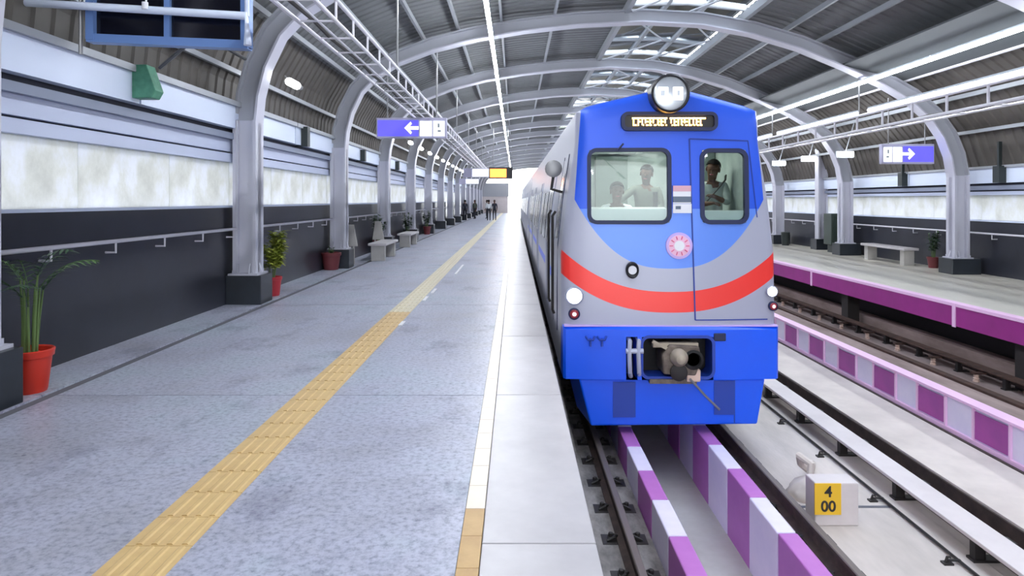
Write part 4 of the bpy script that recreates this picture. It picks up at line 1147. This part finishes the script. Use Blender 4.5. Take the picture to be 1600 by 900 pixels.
# people far along the platform
far = [((-4.25, 57, 0), 'shirt_dark', 'standing person in dark clothes far along the platform, by the wall', 0.3, STAND),
       ((-3.6, 60, 0), 'shirt_grey', 'person in grey walking far along the platform, beside the dark one', 2.6, pose(STAND, l_ank=(-.10, .22, .10), l_toe=(-.1, .36, .06), r_ank=(.1, -.26, .12), r_toe=(.1, -.14, .05), l_knee=(-.1, .18, .5), r_knee=(.1, 0, .5))),
       ((-2.2, 56, 0), 'shirt_white', 'person in a white shirt far along the platform, near the bright end', 0.1, STAND),
       ((-1.75, 56.8, 0), 'shirt_dark', 'person in dark clothes far along the platform, nearest to the train', 3.0, STAND),
       ((-2.6, 62, 0), 'shirt_pale', 'person in a pale shirt far along the platform, farthest back of the group', 1.2, STAND)]
for (loc, sh, lb, rz, ps) in far: person(lb, loc, ps, sh, 'trousers_dark', rz, sub=1, group='people far along the platform')

# ------------------------------------------------------------------ plants and benches
def leaf_blade(b, base, d, L, w, droop, m=0, n=6):
    """a thin folded leaf bending under its weight"""
    d = Vector(d).normalized(); side = d.cross(Vector((0,0,1)))
    if side.length < .1: side = Vector((1, 0, 0))
    side.normalize(); p = Vector(base); st_ = len(b.v); vv = []; cur = d.copy()
    for i in range(n+1):
        t_ = i/n; ww = w*math.sin(PI*min(.97, .12+.88*t_))**.8
        vv += [p-side*ww, p+Vector((0,0,-.12*ww)), p+side*ww]
        cur = (cur+Vector((0,0,-droop/n))).normalized(); p = p+cur*L/n
    ff = []
    for i in range(n): ff += [(i*3, i*3+1, i*3+4, i*3+3), (i*3+1, i*3+2, i*3+5, i*3+4)]
    b.add(vv, ff, m)
def pot(parent, c, r, h, m):
    p_ = MB().lathe([(r*.70, 0), (r*.74, .02), (r*.92, h*.82), (r*1.0, h*.83), (r*1.04, h*.98), (r*.98, h), (r*.88, h*.97), (r*.84, h*.86)], c, 28).build('pot', m, parent, smooth=True)
    MB().lathe([(r*.86, h*.84), (r*.5, h*.88), (.01, h*.9)], c, 20).build('soil', 'soil', p_, smooth=True)
# palm in the red pot, lower left
c = Vector((-4.32, 5.98, 0)); t = thing('potted_palm', c, 'tall palm in a bright red pot against the dark wall at the lower left', 'plant')
pot(t, c, .185, .38, 'pot_red')
rnd = random.Random(11)
sb = MB(); tops = []
for k_ in range(9):
    a = 2*PI*k_/9+.3; r0 = .05; hx = .05+rnd.random()*.06
    top = c+Vector((math.cos(a)*hx, math.sin(a)*hx, .75+rnd.random()*.30)); sb.path([c+Vector((math.cos(a)*r0, math.sin(a)*r0, .33)), (c+top)/2+Vector((math.cos(a)*.02, math.sin(a)*.02, .18)), top], [.016, .013, .008], 6); tops.append((top, a))
sb.build('stems', 'stem_green', t, smooth=True)
for q, (top, a) in enumerate(tops):
    b = MB(); cur = Vector((math.cos(a)*.5, math.sin(a)*.5, .9)).normalized(); p_ = top.copy(); pts = [p_.copy()]
    for i in range(9):
        cur = (cur+Vector((0, 0, -.16))).normalized(); p_ = p_+cur*.062; pts.append(p_.copy())
    for i, pt in enumerate(pts[:-1]):
        dd = (pts[i+1]-pt).normalized(); sd = dd.cross(Vector((0,0,1))).normalized(); L = .20*math.sin(PI*(i+1.6)/11)
        for s in (-1, 1): leaf_blade(b, pt, dd*.75+sd*s*.8, L, .012, .5, n=4)
    b.path(pts, .004, 4); b.build('frond', 'leaf_mid' if q % 3 == 0 else 'leaf_dark', t)
# leafy shrub in the crimson pot by the first column
def shrub(c, label, r, h, pm, lm, H, spread, n, seed, leaf=.10, stem_h=.35, group=None):
    c = Vector(c); t = thing('potted_shrub', c, label, 'plant', group); pot(t, c, r, h, pm); rnd = random.Random(seed); sb = MB(); b = MB()
    for k_ in range(7):
        a = rnd.random()*2*PI; top = c+Vector((math.cos(a)*spread*.6, math.sin(a)*spread*.6, H*(.7+.28*rnd.random()))); base = c+Vector((math.cos(a)*.03, math.sin(a)*.03, h*.8))
        mid = (base+top)/2; mid.x = base.x*.6+top.x*.4; mid.y = base.y*.6+top.y*.4
        sb.path([base, mid, top], [.010, .008, .004], 5)
        for j in range(n):
            f = stem_h+(1-stem_h)*rnd.random(); p_ = base.lerp(mid, min(1, f*2)) if f < .5 else mid.lerp(top, f*2-1)
            a2 = rnd.random()*2*PI; leaf_blade(b, p_, (math.cos(a2), math.sin(a2), rnd.uniform(-.1, .9)), leaf*rnd.uniform(.7, 1.3), leaf*.22, .5, n=3)
    sb.build('stems', 'stem_green', t, smooth=True); f = b.build('foliage', lm, t); f['kind'] = 'stuff'; return t
shrub((-4.33, 12.0, 0), 'yellow-green leafy shrub in a crimson pot right of the first column', .16, .34, 'pot_crimson', 'leaf_lime', 1.22, .34, 90, 3, leaf=.15)
shrub((-4.52, 16.5, 0), 'small maroon pot with a low plant in front of the second column', .24, .42, 'pot_maroon', 'leaf_dark', .62, .12, 10, 4, leaf=.07)
shrub((-4.45, 21.9, 0), 'dark green potted shrub behind the stone bench by the left wall', .2, .4, 'pot_maroon', 'leaf_dark', 1.35, .35, 40, 5, leaf=.14)
shrub((-4.4, 27.6, 0), 'dark potted shrub by the left wall beyond the bench, before the fourth column', .2, .4, 'pot_maroon', 'leaf_dark', 1.2, .3, 30, 6, leaf=.14)
shrub((-4.4, 33.5, 0), 'dark potted shrub by the left wall, farthest of the potted plants in view', .2, .4, 'pot_maroon', 'leaf_dark', 1.2, .3, 30, 8, leaf=.14)
shrub((11.45, 18.4, RZ), 'dark leafy shrub in a brownish red pot on the far platform', .16, .3, 'pot_maroon', 'leaf_dark', 1.15, .2, 30, 9, leaf=.12)
def bench(loc, label, w, L, h, nleg):
    t = thing('stone_bench', loc, label, 'bench'); x, y, z = loc
    MB().box(x-w/2, x+w/2, y, y+L, z+h-.07, z+h).build('seat', 'coping_stone', t, bevel=.01)
    for i in range(nleg):
        yy = y+.12+(L-.44)*i/(nleg-1)
        MB().box(x-w/2+.06, x+w/2-.06, yy, yy+.2, z, z+h-.07).build('leg', 'trough_floor', t, bevel=.01)
bench((-3.85, 18.7, 0), 'grey stone bench by the left wall past the second column', .5, 2.0, .50, 2)
bench((-4.0, 24.2, 0), 'grey stone bench by the left wall, second from the camera', .5, 2.0, .50, 2)
bench((11.15, 18.9, RZ), 'pale stone bench on the far platform beside the dark green cabinet', .42, 2.4, .50, 2)
# wall-side planter boards behind the bench: two leaning pale boards
for i, (px, y_) in enumerate(((560, 17.9), (594, 20.9))):
    x = -4.4+i*.12
    t = MB().prism([(x-.16, .48), (x+.20, .48), (x+.10, 1.05), (x-.08, 1.05)], 'y', y_, y_+.04); o = t.box(x-.1, x-.06, y_+.01, y_+.03, 0, .5).box(x+.08, x+.12, y_+.01, y_+.03, 0, .5).build('notice_board', 'trough_floor')
    tag(o, 'pale tapering board on legs %s the nearest stone bench' % ('in front of', 'behind')[i], 'board')
# cabinet on the far platform
t = thing('cabinet', (11.45, 23.9, RZ), 'dark green standing cabinet on two feet on the far platform', 'cabinet')
MB().box(11.1, 11.7, 23.6, 24.2, RZ+.28, RZ+1.38).build('body', 'dark_green', t, bevel=.02)
MB().box(11.15, 11.65, 23.585, 23.6, RZ+.35, RZ+1.30).build('door', 'dark_green', t); 
for x in (11.2, 11.5): MB().box(x, x+.1, 23.7, 24.1, RZ, RZ+.28).build('foot', 'dark_box', t)
MB().box(11.45, 11.55, 23.57, 23.59, RZ+1.15, RZ+1.22).build('label_plate', 'plate_white', t)
t = thing('litter_bin', (10.9, 27.6, RZ), 'small dark litter bin on the far platform next to the train', 'bin')
MB().lathe([(.14, 0), (.17, .5), (.18, .52), (.15, .55)], (11.1, 27.6, RZ), 16).build('body', 'dark_box', t, smooth=True)

# ------------------------------------------------------------------ boxes on the beams
t = thing('speaker_box', (-4.55, 8.15, 2.93), 'green box on a white bracket fixed to the upper wall beam at the left', 'box')
MB().prism([(-4.62, 2.93), (-4.36, 2.93), (-4.31, 3.02), (-4.42, 3.33), (-4.60, 3.33)], 'y', 8.05, 8.25).build('body', 'green_box', t, bevel=.01)
MB().box(-4.66, -4.60, 8.02, 8.28, 2.93, 3.34).build('bracket', 'beam_bright', t)
for i, (y_, s) in enumerate(((14.4, 1), (19.9, .8), (25.7, .8))):
    o = MB().box(-4.66, -4.45, y_, y_+.18, 2.86, 2.86+.42*s).box(-4.70, -4.64, y_-.02, y_+.2, 2.85, 2.9+.42*s).build('speaker_box', 'dark_box')
    tag(o, 'small dark box on the left upper beam, %s of three after the green box' % NTH[i], 'box', 'dark boxes on the left beam')
for i, y_ in enumerate((15.9, 19.9)):
    o = MB().box(11.45, 11.64, y_, y_+.22, 2.12, 2.52).box(11.5, 11.58, y_+.08, y_+.14, 2.5, 3.1).build('speaker_box', 'dark_box')
    tag(o, 'dark box with an arm on the far wall beam, %s' % ('close to the right edge of the frame', 'below the far blue sign'), 'box') if False else tag(o, ('dark box with an arm on the far wall beam, close to the right frame edge', 'dark box with an arm on the far wall beam, below the far blue sign')[i], 'box')

# ------------------------------------------------------------------ signs
def sign(px0, px1, py0, py1, Y, label, flip):
    a, c = at(px0, py0, Y), at(px1, py1, Y); W_ = c[0]-a[0]; H_ = a[2]-c[2]
    t = thing('direction_sign', ((a[0]+c[0])/2, Y, c[2]), label, 'sign')
    MB().box(a[0], c[0], Y, Y+.14, c[2], a[2]).build('case', 'sign_case', t, bevel=.01)
    def X(u): return a[0]+W_*(1-u if flip else u)
    def q(u0, u1, v0, v1, m, name, dy=.008):
        x0, x1 = sorted((X(u0), X(u1))); return MB().box(x0, x1, Y-dy, Y+.001, c[2]+H_*v0, c[2]+H_*v1).build(name, m, t)
    q(.02, .60, .10, .88, 'sign_blue', 'blue_field'); q(.60, .98, .10, .88, 'sign_case', 'grey_field')
    q(.62, .79, .10, .84, 'sign_white', 'pictogram_panel', .012); q(.81, .97, .10, .84, 'sign_white', 'pictogram_panel', .012)
    for (u, v, w_, h_) in ((.87, .52, .03, .20), (.87, .30, .05, .10)):
        q(u, u+w_, v, v+h_, 'sign_mark', 'pictogram', .016)
    s = -1 if not flip else 1
    xm = X(.50); zc = (a[2]+c[2])/2
    ar = MB().prism([(xm+s*.17, zc), (xm+s*.02, zc+.15), (xm-s*.01, zc+.10), (xm+s*.04, zc+.04), (xm-s*.17, zc+.04), (xm-s*.17, zc-.04), (xm+s*.04, zc-.04), (xm-s*.01, zc-.10), (xm+s*.02, zc-.15)], 'y', Y-.012, Y-.002).build('arrow', 'sign_white', t)
    for u in (.15, .85): MB().path([(X(u), Y+.07, a[2]), (X(u), Y+.07, a[2]+1.2)], .015, 6).build('hanger', 'galvanised', t, smooth=True)
sign(588, 698, 184, 216, 16.0, 'blue and white direction sign with an arrow hanging over the near platform', False)
sign(1378, 1460, 225, 256, 17.4, 'blue and white direction sign with an arrow hanging over the far platform', True)
# far cluster of hanging boards
for (px0, px1, py0, py1, Y, m, lb, nm, ct) in ((724, 764, 263, 277, 38, 'sign_white', 'small white and lilac hanging sign left of the orange display', 'hanging_sign', 'sign'),
                                          (717, 748, 279, 288, 44, 'sign_white', 'thin pale hanging board below the small white hanging sign', 'hanging_sign', 'sign')):
    a, c = at(px0, py0, Y), at(px1, py1, Y); t = thing(nm, ((a[0]+c[0])/2, Y, c[2]), lb, ct)
    MB().box(a[0], c[0], Y, Y+.12, c[2], a[2]).build('case', 'sign_case', t); MB().box(a[0]+.35*(c[0]-a[0]), c[0]-.03, Y-.01, Y, c[2]+.04, a[2]-.04).build('face', m, t)
    MB().path([((a[0]+c[0])/2, Y+.06, a[2]), ((a[0]+c[0])/2, Y+.06, 5.5)], .02, 6).build('hanger', 'galvanised', t)
a, c = at(765, 263, 36), at(800, 278, 36)
t = thing('platform_display', ((a[0]+c[0])/2, 36, c[2]), 'orange glowing display board hanging far along the near platform', 'display')
MB().box(a[0]-.03, c[0]+.03, 36, 36.15, c[2]-.04, a[2]+.06).build('case', 'black_case', t)
MB().box(a[0]+.02, c[0]-.3, 35.985, 36, c[2]+.03, a[2]-.03).build('screen', 'orange_led', t)
for x in (a[0]+.2, c[0]-.2): MB().path([(x, 36.08, a[2]), (x, 36.08, 5.6)], .02, 6).build('hanger', 'galvanised', t)

# display frame at the upper left: black panes in a blue frame, white pipe in front
Y = 6.9
t = thing('display_frame', (-3.5, Y, 3.25), 'black panelled display board in a blue frame hanging at the upper left corner', 'display')
x0, x1, xm = at(137, 0, Y)[0], at(388, 0, Y)[0], at(262, 0, Y)[0]
zl, zr = at(0, 64, Y)[2], at(0, 75, Y)[2]; zt_ = 4.35
def zq(x, dz=0): return zl+(zr-zl)*(x-x0)/(x1-x0)+dz
MB().add([(x0, Y+.02, zq(x0)), (x1, Y+.02, zq(x1)), (x1, Y+.02, zt_), (x0, Y+.02, zt_), (x0, Y+.08, zq(x0)), (x1, Y+.08, zq(x1)), (x1, Y+.08, zt_), (x0, Y+.08, zt_)],
         [(0,1,2,3),(7,6,5,4),(0,1,5,4),(1,2,6,5),(2,3,7,6),(3,0,4,7)]).build('screen', 'black_glass', t)
def bar(xa, za, xb, zb_, w, name='frame_bar', m='frame_blue', y0_=Y-.03, y1_=Y+.1):
    vertical = abs(xb-xa) < abs(zb_-za)
    q = [(xa-w/2, za), (xa+w/2, za), (xb+w/2, zb_), (xb-w/2, zb_)] if vertical else [(xa, za-w/2), (xb, zb_-w/2), (xb, zb_+w/2), (xa, za+w/2)]
    return MB().prism(q, 'y', y0_, y1_).build(name, m, t)
bar(x0, zq(x0, .03), x1, zq(x1, .03), .085); bar(x0+.04, zq(x0)+.01, x0+.04, zt_, .08, y0_=Y-.04, y1_=Y+.11); bar(xm, zq(xm)+.01, xm, zt_, .06, y0_=Y-.02, y1_=Y+.09); bar(x1-.03, zq(x1)+.01, x1-.03, zt_, .07, y0_=Y-.04, y1_=Y+.11)
bar(x0, zt_, x1, zt_, .08)
pt = thing('conduit', (-4, Y-.12, 3.6), 'white pipe running across in front of the black display board', 'pipe')
z0_, z1_ = at(0, 4, Y-.12)[2], at(0, 25, Y-.12)[2]
MB().path([(at(-60, 0, Y-.12)[0], Y-.12, z0_+.04), (at(385, 0, Y-.12)[0], Y-.12, z1_), (at(387, 0, Y-.12)[0], Y-.12, zq(x1)+.0)], .04, 10).build('pipe', 'beam_bright', pt, smooth=True)
p = at(230, 10, Y-.12)
MB().lathe([(.03, 0), (.03, .07)], (p[0], Y-.16, p[2]-.04), 10).path([(p[0], Y-.14, p[2]), (p[0], Y-.14, p[2]+.7)], .01, 6).build('pipe_clip', 'plate_white', pt)
MB().path([(at(386, 0, Y-.1)[0], Y-.1, z1_), (at(386, 0, Y-.1)[0], Y-.1, 5.0)], .025, 8).build('drop_pipe', 'beam_bright', pt, smooth=True)
MB().path([(at(128, 0, Y)[0], Y, 5.0), (at(126, 0, Y)[0], Y, 3.2)], .02, 8).build('side_pipe', 'galvanised', pt, smooth=True)
a, c = at(290, 72, 7.0), at(250, 106, 7.6)
MB().path([a, c], .02, 8).build('brace', 'black_case', t, smooth=True)
a, c = at(352, 74, 7.0), at(383, 92, 7.6)
MB().path([a, c], .02, 8).build('brace', 'black_case', t, smooth=True)

e_ = struct('end_building', (-4, 90, 0))
MB().box(-7.2, -1.0, 90, 94, 0, 2.5).build('lower_storey', 'beam_white', e_); MB().box(-7.4, -.9, 89.9, 94, 2.2, 4.0).build('upper_band', 'arch_steel', e_)
# ground far below, outside the hall
g = MB().box(-200, 200, -100, 400, -9.2, -9).build('ground', 'ground'); g['kind'] = 'structure'
